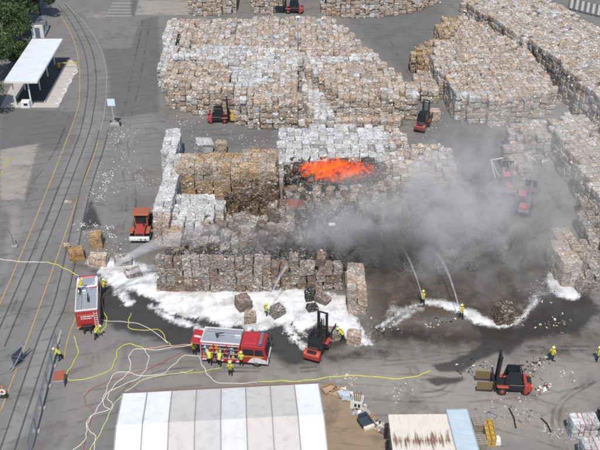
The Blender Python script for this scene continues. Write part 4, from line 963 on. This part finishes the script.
for k in range(n+1):
    x = -Ls/2 + k*pw; w_ = .12
    mb = MB(); mb.hull([(x-w_/2,0,zr-.1),(x+w_/2,0,zr-.1),(x+w_/2,0,zr+.035),(x-w_/2,0,zr+.035)], [(x-w_/2,-dR,zr+hR-.1),(x+w_/2,-dR,zr+hR-.1),(x+w_/2,-dR,zr+hR+.035),(x-w_/2,-dR,zr+hR+.035)])
    mb.hull([(x-w_/2,-dR-.005,zr+hR-.1),(x+w_/2,-dR-.005,zr+hR-.1),(x+w_/2,-dR-.005,zr+hR+.035),(x-w_/2,-dR-.005,zr+hR+.035)], [(x-w_/2,-2*dR,zr-.1),(x+w_/2,-2*dR,zr-.1),(x+w_/2,-2*dR,zr+.035),(x-w_/2,-2*dR,zr+.035)])
    mb.build('seam', mat('seam strip', (.3, .3, .31), .6), sh)
MB().box((.0, .16, zr-.1), (Ls+.1, .2, .22)).build('gutter', mat('rusty gutter', (.2, .13, .11), .7, wear=.5), sh, .02)
WALLM = mat('white sheet wall', (.6, .6, .59), .6, wear=.3, scale=.8)
for (x, y, sx, sy) in ((0, .0, Ls-.1, .08), (0, -2*dR, Ls-.1, .08), (-Ls/2+.1, -dR, .08, 2*dR-.2), (Ls/2-.1, -dR, .08, 2*dR-.2)):
    MB().box((x, y - (.05 if y == 0 else 0), (zr-.15)/2), (sx, sy, zr-.15)).build('wall', WALLM, sh)
for k in range(1, n):
    o = MB().cyl((0, 0, 0), (0, 0, 1.0), .06).cyl((0, 0, 1.0), (0, 0, 1.05), .06, .03).cyl((0, 0, 0), (0, 0, .03), .13).build('bollard', GREYM)
    o.location = sh.location + ax*(-Ls/2+k*pw) - bk*.5; tag(o, f'thin grey bollard behind the shed eave, {nth(k)} from left', 'bollard', 'bollards behind the shed')
# rusty roofed container
t = NT('rusty cream roof'); p = t.obj(); n1 = t.noise(p, .8, 5, .7); wv = t.n('ShaderNodeTexWave', bands_direction='X'); wv.inputs['Scale'].default_value = 1.35; wv.inputs['Distortion'].default_value = 3; wv.inputs['Detail'].default_value = 3; t.l(p, wv.inputs['Vector'])
stv = t.n('ShaderNodeVectorMath', operation='MULTIPLY'); t.l(p, stv.inputs[0]); stv.inputs[1].default_value = (2.6, .35, 1); n2 = t.noise(stv.outputs[0], 1, 4, .65)
sep = t.n('ShaderNodeSeparateXYZ'); t.l(p, sep.inputs[0]); band = t.math('SUBTRACT', 1.0, t.math('MULTIPLY', t.math('ABSOLUTE', t.math('ADD', sep.outputs[1], 3.2)), .62), clamp=True)
rust = t.sstep(t.math('ADD', t.math('MULTIPLY', n2, 1.0), t.math('MULTIPLY', band, .3)), .6, .8)
t.l(t.mix(t.math('MULTIPLY', rust, .92), t.mix(n1, (.52, .48, .4), (.72, .68, .59)), t.mix(n1, (.09, .035, .015), (.2, .09, .04))), t.b.inputs['Base Color']); t.b.inputs['Roughness'].default_value = .7
RUSTROOF = t.m
def container(px4, z, name, lab, roofm, wallm, ribs, cat):
    a, b, c_ = G(*px4[0], z), G(*px4[1], z), G(*px4[2], z); ax = (b-a); L = ax.length; ang = math.atan2(ax.y, ax.x); W = max((c_-b).length, 1)+2.5
    r = empty(name, Vector((a.x, a.y, 0)), ang, lab, cat)
    mb = MB(); nn = ribs*4
    for i in range(nn+1):
        ph = i % 4; zz = z + (.05 if ph in (0, 3) else .0)
        for y in (0, -W): mb.v.append((L*i/nn, y, zz))
        for y in (0, -W): mb.v.append((L*i/nn, y, zz-.08))
    for i in range(nn): q = i*4; mb.f += [(q, q+1, q+5, q+4), (q+2, q+6, q+7, q+3), (q, q+4, q+6, q+2), (q+1, q+3, q+7, q+5)]; mb.m += [0]*4
    mb.build('roof', roofm, r)
    fr = MB(); fr.box((L/2, .03, z-.05), (L+.1, .1, .2)).box((-.03, -W/2, z-.05), (.1, W, .2)).box((L+.03, -W/2, z-.05), (.1, W, .2)); fr.build('roof_frame', wallm, r)
    MB().box((L/2, -W/2, (z-.15)/2), (L-.06, W-.1, z-.16)).build('wall', wallm, r)
    return r
rc = container([(389,415.5),(447.5,415),(453,450)], 2.6, 'rusty_container', 'cream container with rust streaked corrugated roof at the bottom edge', RUSTROOF, CREAM, 12, 'container')
for s in (-.6, -2.2, -3.6): MB().box((-.25, s, 1.3), (.3, .5, 1.4)).build('side_fitting', BLACKM, rc, .03)
t = NT('pale blue roof'); p = t.pos(); sq3 = t.n('ShaderNodeVectorMath', operation='MULTIPLY'); t.l(p, sq3.inputs[0]); sq3.inputs[1].default_value = (.8, 5, 1)
t.l(t.mix(t.noise(sq3.outputs[0], 1, 4, .7), (.3, .4, .46), (.62, .68, .7)), t.b.inputs['Base Color']); t.b.inputs['Roughness'].default_value = .6
container([(446.5,410),(467,409.3),(480,450)], 2.75, 'blue_container', 'narrow container with pale blue weathered roof beside the rusty one', t.m, mat('grey blue wall', (.3, .36, .4), .6), 8, 'container')

# ------------------------------------------------------------------ pallets, crates, scrap near the bottom
LAYER = ['bottom', 'second lowest', 'third lowest', 'fourth lowest', 'fifth lowest', 'sixth lowest', 'seventh lowest']
def pallet_stack(px, py, n, rz, lab, m):
    base = None; g = G(px, py)
    for k in range(n):
        r = empty('pallet', g + Vector((random.gauss(0, .02), random.gauss(0, .02), k*.15)), rz + random.gauss(0, .03), f"{'topmost' if k == n-1 else LAYER[k]} pallet {lab}", 'pallet', 'stacked grey pallets')
        if base is None:
            base = r
            for i in range(5): MB().box((0, -.5+i*.25, .13), (1.2, .18, .025)).build('board', m, r)
            for i in (-.5, 0, .5): MB().box((i, 0, .06), (.14, 1.15, .1)).build('bearer', m, r)
        else:
            for ch in list(base.children): c = ch.copy(); col.objects.link(c); c.parent = r
pallet_stack(477.5, 428, 7, .1, 'of the grey stack beside the blue roof', mat('grey pallet wood', (.3, .26, .21), .85, wear=.4))
pallet_stack(480, 445, 5, .1, 'of the low grey stack at the bottom edge', mat('grey pallet wood', (.3, .26, .21), .85))
OCH = mat('ochre plastic', (.5, .33, .07), .55, wear=.3); g0 = G(488.5, 437); crate0 = None
for i in range(2):
    for jy in range(4):
        for k in range(3):
            if crate0 is None:
                mb = MB(); mb.box((0, 0, .02), (.42, .58, .03))
                for s in (-1, 1): mb.box((s*.2, 0, .17), (.02, .58, .3)).box((0, s*.28, .17), (.378, .02, .3))
                o = crate0 = mb.build('crate', OCH)
            else: o = crate0.copy(); col.objects.link(o)
            o.location = g0 + Vector(((i-.5)*.46, (jy-1.5)*.62, k*.36)); o.rotation_euler = (0, 0, random.gauss(0, .02))
            tag(o, f"ochre crate in the {['bottom','middle','top'][k]} layer, {['left','right'][i]} column, {['nearest','second nearest','second farthest','farthest'][jy]} row", 'crate', 'ochre crates beside the pallets')
o = MB().box((0, 0, .3), (.7, .5, .6), top=.8).box((.1, .5, .2), (.5, .45, .4), rz=.3).build('scrap_bundle', WHITE, None, .05); o.location = G(497, 444); tag(o, 'white scrap bundle right of the yellow crates', 'scrap')
STRAP = mat('red strap', (.35, .05, .04), .7)
def paper_cube(px, py, lab, nx=2):
    r = empty('strapped_paper_cube', G(px, py), .06, lab, 'bale', 'strapped paper cubes')
    for i in range(nx):
        for k in range(2):
            o = bale_object('white_paper_bale', (i+2*k) % 8); o.name = 'paper_block'; o.parent = r; o.location = ((i-.5)*1.22, 0, .55+k*.98); o.scale = (1.2, 1.5, 1.02)
    for x in (-.55, -.1, .5): MB().box((x, 0, 2.06), (.05, 1.56, .02), rz=.2*x).box((x, -.79, 1.3), (.05, .02, 1.5)).build('strap', STRAP, r)
paper_cube(580.5, 434, 'white paper cube with red straps at lower right'); paper_cube(592, 459, 'white paper cube cut off by the bottom edge at right')
MB_ = MB(); MB_.box((0, 0, .9), (1.2, 1.4, 1.8)); o = bale_object('charred_bale', 3); o.location = G(605, 425) + Vector((0, 0, .8)); o.scale = (1.6, 1.5, 1.7); tag(o, 'dark bale cut off by the right edge beside the strapped cube', 'bale')
# wooden frames
for (px, py, rz, m, lab) in ((329, 389.5, .5, WOOD, 'brown open wooden frame at the shed corner'), (337.5, 393, -.45, mat('pale wood', (.42, .3, .2), .8, wear=.3), 'paler thin wooden frame beside the brown frame')):
    r = empty('wooden_frame', G(px, py), rz, lab, 'frame')
    for s in (-1, 1): MB().box((0, s*.5, .12), (1.5, .16, .22)).build('rail', m, r, .01); MB().box((s*.67, 0, .12), (.16, .84, .22)).build('rail', m, r, .01)
    MB().box((0, 0, .03), (1.16, .82, .04)).build('base', mat('pale wood', (.42, .3, .2), .8), r)
r = empty('white_tote', G(357, 406), -.25, 'white open topped box with two dark holes on the scrap line', 'box')
mb = MB(); mb.box((0, 0, .04), (1.2, 1.0, .08))
for s in (-1, 1): mb.box((s*.57, 0, .55), (.06, 1.0, 1.0)).box((0, s*.47, .55), (1.08, .06, 1.0))
mb.build('shell', WHITE, r, .02)
for s in (-.08, .28): MB().box((s, -.51, .55), (.22, .03, .4)).build('hole', BLACK, r)
for k in range(4): MB().cyl((-.2+k*.13, .1, .1), (-.35+k*.22, .2+.05*k, 1.5+.25*(k % 2)), .05).build('post', WOOD, r)
o = MB().box((0, 0, .35), (1.0, .9, .7), top=.75).box((-.5, .1, .5), (.6, .7, .5), rz=.5).build('blue_sack', mat('pale blue sack', (.45, .52, .56), .8), None, .12, segs=2); o.location = G(346, 398); tag(o, 'pale blue sack at the left of the scrap line', 'sack')
r = empty('old_armchair', G(365, 424), R(-65), 'dark blue armchair with cream front on the dirt', 'chair')
DB = mat('dark blue fabric', (.03, .05, .07), .85); MB().box((0, 0, .3), (1.3, .9, .4)).build('seat', DB, r, .08, segs=2); MB().box((-.55, 0, .65), (.25, .9, .6)).build('backrest', DB, r, .08, segs=2)
for s in (-1, 1): MB().box((0, s*.52, .42), (1.2, .16, .5)).build('armrest', DB, r, .05)
MB().box((.78, 0, .25), (.35, 1.1, .44)).build('front_cushion', CREAM, r, .08, segs=2)
def debris(name, pts, n, spread, sizes, mats_, lab, seed, z=0):
    rr = random.Random(seed); mb = MB()
    for i in range(n):
        x, y = rr.choice(pts); g = G(x + rr.gauss(0, spread), y + rr.gauss(0, spread*.6)); s = rr.uniform(*sizes)
        mb.box((g.x, g.y, z + s*rr.uniform(.1, .4)), (s*rr.uniform(.6, 1.6), s*rr.uniform(.5, 1.1), s*rr.uniform(.05, .4)), rz=rr.uniform(0, 3), mi=rr.randrange(len(mats_)), rx=rr.gauss(0, .25), ry=rr.gauss(0, .25))
    o = mb.build(name, mats_, None); return tag(o, lab, 'debris', None, 'stuff')
debris('scrap_debris', [(344,393),(347,398),(352,396),(360,412),(366,416),(371,420),(376,423),(381,428),(385,431),(362,409)], 150, 2.4, (.12, .6), [WHITE, GREYM, CREAM, WOOD, BLACK, mat('grey scrap', (.35, .34, .33), .8)], 'line of mixed scrap between the dirt and the yard', 5)
debris('paper_litter', [(115,140),(118,150),(122,135),(106,180),(104,190),(110,172),(125,128),(112,186),(100,195),(120,160),(135,175),(146,182),(250,140),(205,138),(175,118),(190,122),(235,135),(265,142),(420,130),(440,125),(90,228),(85,232),(110,240),(118,252),(350,380),(400,390),(520,395),(565,375)], 650, 8, (.04, .15), [WHITE, CREAM, mat('paper scrap', (.62, .6, .57), .8)], 'white paper scraps blown about the yard', 9)
debris('paper_litter', [(104,190),(105,182),(107,175),(100,198),(117,141),(121,136),(96,226),(84,225),(110,228),(112,236)], 260, 2.6, (.04, .14), [WHITE, CREAM], 'drift of white paper scraps beside the railway track', 10)
debris('burnt_debris', [(505,312),(510,318),(515,322),(440,322),(545,285),(555,290),(540,296),(476,240),(485,250),(470,262),(395,325),(380,330),(480,365),(470,372),(530,372),(540,362),(295,330),(300,338),(296,322),(560,320),(550,325),(430,250),(400,258)], 700, 7, (.05, .24), [BLACK, mat('ash', (.3, .29, .28), .9), mat('brown char', (.08, .05, .035), .9), mat('grey char', (.14, .13, .12), .9), BLACK, CREAM], 'charred scraps and ash strewn on the burnt ground', 11)
debris('yard_rubble', [(545,388),(540,390),(548,386)], 40, 2.5, (.08, .35), [WHITE, STRAP, GREYM, BLACK], 'small scatter of red and white scrap on the yard', 12)
debris('yard_rubble', [(485,412),(500,408),(515,412),(530,415),(545,430),(555,435),(560,437),(495,418),(525,420)], 260, 5, (.05, .22), [CONC, mat('dusty rubble', (.42, .4, .37), .9), GREYM], 'pale broken rubble on the lower right yard', 13)
for i, (a, b) in enumerate([((509,408),(516,428)), ((541,418),(551,432))]):
    o = MB().tube([G(*a, .1), (G(*a)+G(*b))/2 + Vector((.1, 0, .14)), G(*b, .1)], .07, 6).build('steel_bar', BLACKM); tag(o, ['dark steel bar lying on rubble, left one', 'dark steel bar lying on rubble, right one'][i], 'bar')

# ------------------------------------------------------------------ fences and small things at the left
FENCE = mat('galvanised fence', (.3, .33, .36), .5, metal=.4)
def fence_panel(a, b, lab, h=2.0, lean=0.0):
    A, B = G(*a), G(*b); d = B - A; L = d.length; r = empty('mesh_fence', A, math.atan2(d.y, d.x), lab, 'fence', 'mobile mesh fence panels')
    def P(x, z): return (x, lean*z, z)
    fr = MB(); fr.tube([P(.05,.1),P(.05,h)], .03).tube([P(L-.05,.1),P(L-.05,h)], .03).tube([P(.05,h),P(L-.05,h)], .03).tube([P(.05,.2),P(L-.05,.2)], .03); fr.build('frame', FENCE, r)
    wm = MB(); n = int(L/.16)
    for i in range(1, n): wm.cyl(P(L*i/n,.2), P(L*i/n,h), .009, n=4)
    for k in range(1, 8): wm.cyl(P(.05,.2+k*(h-.2)/8), P(L-.05,.2+k*(h-.2)/8), .009, n=4)
    wm.build('wire_mesh', FENCE, r)
    for x in (.05, L-.05): MB().box((x, 0, .07), (.24, .7, .14)).build('foot', CONC, r, .02)
for i, (a, b) in enumerate([((57.5,346),(53,366)), ((52.7,367),(48,386)), ((47.7,387),(42.5,408)), ((42.2,409),(36.5,431)), ((36.2,432),(30,456))]):
    fence_panel(a, b, f'mesh fence panel along the track, {["farthest","second farthest","middle","second nearest","nearest"][i]} of five')
o = empty('lattice_barrier', G(11.5, 372), R(62), 'grey diamond lattice barrier standing beside the left yellow line', 'barrier')
for s in (0, .35):
    mb = MB()
    mb.tube([(-.0, s, .1), (1.3, s, 1.0), (2.6, s+.02, 2.1)], .05).tube([(1.9, s, .1), (1.3, s+.05, 1.0), (.2, s, 2.0)], .05).tube([(0, s, .1), (1.9, s, .1)], .04).tube([(.2, s, 2.0), (2.6, s, 2.1)], .04); mb.build('lattice_frame', FENCE, o)
MB().box((1.3, .17, 1.05), (1.5, .05, 1.5)).build('panel', mat('blue grey net', (.13, .16, .19), .7), o)
for i, (px, py, lab) in enumerate([(4.5, 397, 'small round road sign with orange lamp at the left edge'), (19, 362, 'orange topped warning post beside the lattice barrier')]):
    r = empty('warning_sign', G(px, py), 0, lab, 'sign')
    MB().cyl((0,0,.1), (0,0,1.15), .04).build('pole', GREYM, r); MB().box((0,0,.08), (.75,.45,.16)).build('foot', BLACK, r, .03); MB().cyl((0,-.02,1.2), (0,-.02,1.42), .1, .08).build('lamp', ORNG, r)
    if i == 0:
        d = MB().cyl((-.1,-.06,.75), (-.1,-.09,.75), .38, n=20).build('disc', WHITE, r); MB().cyl((-.1,-.092,.75), (-.1,-.1,.75), .16, n=16).build('disc_mark', RED2, d)
    else: MB().box((0, -.05, .75), (.22, .04, .6)).build('board', CREAM, r)
r = empty('red_box', G(60.5, 384), R(100), 'rust red lidded box at the fence beside the yellow hose', 'box')
MB().box((0, 0, .5), (1.4, .95, 1.0)).build('body', mat('grey box side', (.25, .26, .26), .6), r, .03); MB().box((.1, 0, 1.06), (1.3, 1.05, .12)).build('lid', mat('rust red lid', (.33, .09, .05), .7, wear=.4), r, .02)
r = empty('road_post', G(14, 247), 0, 'thin bent grey post on the pale kerb at the left edge', 'post'); MB().tube([(0,0,0),(.0,0,1.6),(-.25,0,2.5)], .05).build('pole', GREYM, r); MB().box((.1,0,.12),(.7,.4,.24)).build('foot', CONC, r, .03)
# far right fence at the top edge
r = empty('panel_fence', G(568, 10), heading((568,10),(612,21)), 'pale panel fence behind the far right plateau', 'fence')
Lf = (G(612,21) - G(568,10)).length
for k in range(9): MB().box((Lf*k/8, 0, 1.3), (.16, .16, 2.6)).build('post', GREYM, r); 
for k in range(8): MB().box((Lf*(k+.5)/8, 0, 1.5), (Lf/8-.7, .1, 1.9)).build('panel', WHITE, r, .02)
# bent white pipe frame in the smoke
o = MB().tube([G(495,178), G(491,160,2.6), G(503,158,2.8)], .1, 8).tube([G(491,160,2.6), G(499,176)], .08, 8).build('pipe_frame', WHITE); tag(o, 'bent white pipe frame standing in the smoke at right', 'frame')

# ------------------------------------------------------------------ foam
def foam(name, polys, lines, lab, seed, res=.13, hgt=.22, rag=.9):
    allp = [p for q in polys for p in GP(q)] + [p for q, w_ in lines for p in GP(q)]
    xs = np.arange(min(p.x for p in allp)-2, max(p.x for p in allp)+2, res); ys = np.arange(min(p.y for p in allp)-2, max(p.y for p in allp)+2, res)
    X, Y = np.meshgrid(xs, ys); P = np.stack([X.ravel(), Y.ravel()], 1); sd = np.full(len(P), -1e9)
    for q in polys: sd = np.maximum(sd, sd_poly(P, GP(q)))
    for q, w_ in lines: sd = np.maximum(sd, w_ - sd_line(P, [(p.x, p.y) for p in smooth(GP(q), 5)]))
    x, y = P[:, 0] + seed, P[:, 1]; nz = vnoise(x, y, .5)*.55 + vnoise(x+9, y, 1.4)*.35 + vnoise(x, y+5, 3.5)*.2
    h = sd + nz*rag; keep = h > -.45; Z = np.clip(h, 0, 1.6)/1.6
    Z = .02 + hgt*np.sqrt(Z)*(1 + .35*vnoise(x, y, 1.1) + .22*vnoise(x, y+3, 3)) + rng.normal(0, .006, len(P)); Z = np.where(h < .35, np.minimum(Z, .02 + np.maximum(h, 0)*.22), np.maximum(Z, .015)); Z = np.maximum(Z, .012)
    me = grid_mesh(name, X, Y, Z.reshape(X.shape), keep, extra=h); me.polygons.foreach_set('use_smooth', [True]*len(me.polygons))
    t = MATS.get('foam')
    if not t:
        q = NT('fire foam'); p = q.pos(); n1 = q.noise(p, .5, 4, .6); n2 = q.noise(p, 6, 4, .7)
        q.l(q.mix(q.sstep(q.math('ADD', q.math('MULTIPLY', n1, .7), q.math('MULTIPLY', n2, .3)), .38, .56), (.42, .41, .395), (.7, .71, .72)), q.b.inputs['Base Color']); q.b.inputs['Roughness'].default_value = .7; q.bump(n2, .6, .08)
        fa = q.n('ShaderNodeAttribute', attribute_name='tone').outputs['Fac']; tb = q.n('ShaderNodeBsdfTransparent'); mx = q.n('ShaderNodeMixShader')
        al = q.sstep(q.math('ADD', fa, q.math('MULTIPLY', q.math('SUBTRACT', q.noise(p, 2.2, 5, .75), .5), 1.3)), -.4, .35)
        q.l(al, mx.inputs[0]); q.l(tb.outputs[0], mx.inputs[1]); q.l(q.b.outputs[0], mx.inputs[2]); q.l(mx.outputs[0], q.out.inputs[0])
        t = MATS['foam'] = q.m
    me.materials.append(t); o = bpy.data.objects.new(name, me); col.objects.link(o); return tag(o, lab, 'foam', None, 'stuff')
foam('foam', [[(103,263),(118,256),(140,262),(157,276),(158,289),(272,290),(300,288),(348,298),(351,316),(366,331),(370,344),(356,345),(343,338),(330,330),(322,322),(308,330),(302,338),(292,325),(276,326),(262,331),(248,331),(240,323),(226,329),(214,321),(190,317),(168,314),(152,307),(160,303),(148,297),(137,291),(124,291),(128,304),(118,300),(112,288),(106,279)]],
     [([(104,272),(118,284),(127,303)], .5), ([(150,306),(175,320),(205,330)], .35), ([(285,322),(297,340),(306,348)], .5), ([(92,262),(104,268)], .5)], 'broad blanket of white foam before the front wall', 3)
foam('foam', [[(546,279),(549,272),(556,273),(563,280),(574,289),(580,296),(574,300),(560,297),(550,290)]], [([(552,268),(556,276)], .4)], 'white foam patch beside the right bale row', 20, rag=.5)
foam('foam', [[(424,300),(440,300),(456,304),(472,310),(488,319),(502,326),(488,327),(470,320),(456,312),(440,307),(426,304)]], [([(500,326),(512,324),(522,318)], .22), ([(522,318),(530,308),(537,300)], .05), ([(424,303),(408,308),(396,316),(380,327)], .05), ([(414,311),(400,320)], .02)], 'curved foam streak below the two right water jets', 31, rag=.5, hgt=.13)
foam('foam', [], [([(424,303),(405,309),(392,318),(370,333)], -.1), ([(412,312),(395,324),(380,331)], -.15), ([(522,318),(532,306),(545,294)], -.1), ([(536,296),(552,290)], -.15), ([(286,320),(296,336),(304,346)], -.05), ([(292,318),(303,333)], -.1)], 'thin broken foam flecks around the burnt ground', 47, rag=.75, hgt=.05)

# ------------------------------------------------------------------ water jets
q = NT('water spray'); lw = q.n('ShaderNodeBsdfTransparent'); df = q.n('ShaderNodeBsdfDiffuse'); df.inputs[0].default_value = (.85, .87, .9, 1); tr = q.n('ShaderNodeBsdfTranslucent'); tr.inputs[0].default_value = (.85, .87, .9, 1)
m1 = q.n('ShaderNodeMixShader'); q.l(df.outputs[0], m1.inputs[1]); q.l(tr.outputs[0], m1.inputs[2]); m1.inputs[0].default_value = .5
mx = q.n('ShaderNodeMixShader'); at = q.n('ShaderNodeAttribute', attribute_name='tone')
q.l(q.math('MULTIPLY', at.outputs['Fac'], q.math('ADD', q.math('MULTIPLY', q.noise(q.pos(), 1.6, 4, .7), 1.1), -.15), clamp=True), mx.inputs[0]); q.l(lw.outputs[0], mx.inputs[1]); q.l(m1.outputs[0], mx.inputs[2]); q.l(mx.outputs[0], q.out.inputs[0])
SPRAY = q.m
def jet(a, b, za, zb, r0, r1, lab, arc=1.2, op=(.8, .35)):
    A, B = G(*a, za), G(*b, zb); n = 24; P = []; rr = []; T = []
    for i in range(n+1):
        s = i/n; p = A.lerp(B, s); p.z += 4*arc*s*(1-s); P.append(p); rr.append(r0+(r1-r0)*s**1.3); T.append(op[0]+(op[1]-op[0])*s)
    o = MB().tube(P, rr, 10).build('water_jet', SPRAY, None, smooth_=True)
    me = o.data; at = me.attributes.new('tone', 'FLOAT', 'POINT'); at.data.foreach_set('value', np.repeat(np.array(T, np.float32), 10)); tag(o, lab, 'water jet', 'water jets')
jet((88,288),(216,236), 3.3, 2.6, .06, 1.5, 'long spray from the left fire engine roof onto the burnt heap', 2.2, (.75, .28))
jet((106,287),(160,268), 1.3, 3.2, .05, .45, 'short spray from the hose beside the left fire engine', .8, (.7, .3))
jet((423,299),(398,243), 1.4, 2.0, .06, .22, 'left of two water jets reaching up into the smoke', 1.0, (.8, .5))
jet((460,312),(436,252), 1.4, 2.0, .06, .26, 'right of two water jets reaching up into the smoke', 1.0, (.8, .5))
jet((266,309),(287,266), 1.3, 4.6, .05, .2, 'thin water jet from the foam up the front wall', .6, (.6, .4))

# ------------------------------------------------------------------ flames
def fire(poly, z, hgt, strength, lab):
    P = GP(poly, z); c = sum(P, Vector())/len(P); mb = MB(); n = len(P)
    mb.hull([tuple(p) for p in P], [tuple(c + (p - c)*1.06 + Vector((.3, 0, hgt))) for p in P])
    q = NT('fire'); q.t.nodes.remove(q.b); p = q.pos(); pv = q.n('ShaderNodeVolumePrincipled')
    st = q.n('ShaderNodeVectorMath', operation='MULTIPLY'); q.l(p, st.inputs[0]); st.inputs[1].default_value = (1, 1.15, .55)
    n1 = q.noise(st.outputs[0], .75, 5, .7, .9)
    sx = q.n('ShaderNodeSeparateXYZ'); q.l(p, sx.inputs[0])
    hh = q.math('DIVIDE', q.math('SUBTRACT', sx.outputs[2], z), hgt, clamp=True)
    rx = max(abs(p_.x - c.x) for p_ in P); ry = max(abs(p_.y - c.y) for p_ in P)
    ex = q.math('DIVIDE', q.math('SUBTRACT', sx.outputs[0], c.x), rx*1.22); ey = q.math('DIVIDE', q.math('SUBTRACT', sx.outputs[1], c.y), ry*1.15)
    rad = q.math('SQRT', q.math('ADD', q.math('MULTIPLY', ex, ex), q.math('MULTIPLY', ey, ey)))
    v = q.math('SUBTRACT', q.math('SUBTRACT', n1, q.math('MULTIPLY', hh, .2)), q.math('MULTIPLY', q.sstep(rad, .35, 1.05), .38))
    d = q.sstep(v, .34, .52)
    q.l(q.ramp(v, [(.34, (.4, .015, .003)), (.43, (.9, .08, .008)), (.53, (1, .18, .02)), (.66, (1, .36, .06))]), pv.inputs['Emission Color'])
    q.l(q.math('MULTIPLY', d, strength), pv.inputs['Emission Strength']); q.l(q.math('MULTIPLY', d, 1.1), pv.inputs['Density']); pv.inputs['Color'].default_value = (.12, .07, .04, 1)
    q.l(pv.outputs[0], q.out.inputs['Volume']); q.m.cycles.volume_step_rate = 1.0
    o = mb.build('flames', q.m); tag(o, lab, 'fire', None, 'stuff')
fire([(286,175),(296,167),(318,160),(342,159),(370,161),(390,168),(391,178),(372,182),(340,183),(310,184),(292,183)], 3.1, 1.6, 1.6, 'band of orange flames on the burning white bales')
fire([(282,204),(296,200),(308,203),(305,210),(288,211)], 2.1, 1.0, .8, 'small glowing fire spot left of the smoke')

# ------------------------------------------------------------------ smoke
LIGHT = [  # pixel, height, radii (x, y, z), density
 ((345,222),5.5,(9.5,9,6),0.100), ((408,205),6,(10,9,6),0.070), ((446,207),7,(9.5,13,8),0.126), ((520,205),7,(14,16,8),0.041),
 ((520,262),4.5,(14,9,5.5),0.037), ((276,238),4.5,(11,6.5,4.5),0.063), ((425,258),4.5,(10,6,5),0.026), ((535,148),8,(17,19,9),0.033)]
DARKS = [((384,246),3.8,(7.5,4.6,4.0),.38), ((266,238),3.8,(4.2,3,3),.34), ((318,256),3.5,(5,3.5,3.2),.2), ((505,266),4,(9,6,4),.06), ((300,200),4,(4.5,3.5,3),.16)]
lo = np.array([1e9]*3); hp_ = []
for L_ in LIGHT + DARKS:
    c = G(*L_[0], L_[1])
    for k in range(14):
        for jj in range(1, 8):
            th, ph = 2*math.pi*k/14, math.pi*jj/8; hp_.append((c.x + 1.08*L_[2][0]*math.cos(th)*math.sin(ph), c.y + 1.08*L_[2][1]*math.sin(th)*math.sin(ph), max(.05, c.z + 1.12*L_[2][2]*math.cos(ph))))
hb = bmesh.new()
for v_ in hp_: hb.verts.new(v_)
bmesh.ops.convex_hull(hb, input=hb.verts[:])
for v_ in [v_ for v_ in hb.verts if not v_.link_faces]: hb.verts.remove(v_)
hm = bpy.data.meshes.new('smoke'); hb.to_mesh(hm); hb.free()
q = NT('smoke'); q.t.nodes.remove(q.b); pv = q.n('ShaderNodeVolumePrincipled'); p = q.pos()
wn_ = q.n('ShaderNodeTexNoise'); wn_.inputs['Scale'].default_value = .16; wn_.inputs['Detail'].default_value = 1; q.l(p, wn_.inputs['Vector'])
wp = q.n('ShaderNodeVectorMath', operation='MULTIPLY_ADD'); q.l(wn_.outputs['Color'], wp.inputs[0]); wp.inputs[1].default_value = (10, 10, 6); q.l(p, wp.inputs[2])
wq = q.n('ShaderNodeVectorMath', operation='SUBTRACT'); q.l(wp.outputs[0], wq.inputs[0]); wq.inputs[1].default_value = (5, 5, 3)
def lobes(L):
    tot = None
    for (px, z, rad, dens) in L:
        c = G(*px, z); a = q.n('ShaderNodeVectorMath', operation='SUBTRACT'); q.l(wq.outputs[0], a.inputs[0]); a.inputs[1].default_value = c
        b = q.n('ShaderNodeVectorMath', operation='DIVIDE'); q.l(a.outputs[0], b.inputs[0]); b.inputs[1].default_value = rad
        ln = q.n('ShaderNodeVectorMath', operation='LENGTH'); q.l(b.outputs[0], ln.inputs[0])
        mr = q.n('ShaderNodeMapRange', interpolation_type='SMOOTHSTEP'); q.l(ln.outputs['Value'], mr.inputs[0])
        mr.inputs[1].default_value = 1.0; mr.inputs[2].default_value = .15; mr.inputs[3].default_value = 0; mr.inputs[4].default_value = dens
        tot = mr.outputs[0] if tot is None else q.math('ADD', tot, mr.outputs[0])
    return tot
fn = q.sstep(q.noise(p, .3, 5, .7, 1.0), .42, .6)
li = q.math('MULTIPLY', lobes(LIGHT), q.math('ADD', q.math('MULTIPLY', fn, 1.75), .12)); dk = q.math('MULTIPLY', lobes(DARKS), q.math('MULTIPLY', fn, 1.7))
tot = q.math('ADD', li, dk); q.l(tot, pv.inputs['Density'])
q.l(q.mix(q.math('DIVIDE', dk, q.math('ADD', tot, 1e-5)), (.9, .885, .865), (.1, .1, .1)), pv.inputs['Color']); pv.inputs['Anisotropy'].default_value = .0
q.l(pv.outputs[0], q.out.inputs['Volume'])
hm.materials.append(q.m); smo = bpy.data.objects.new('smoke', hm); col.objects.link(smo); tag(smo, 'grey smoke drifting right from the burning bales', 'smoke', None, 'stuff')
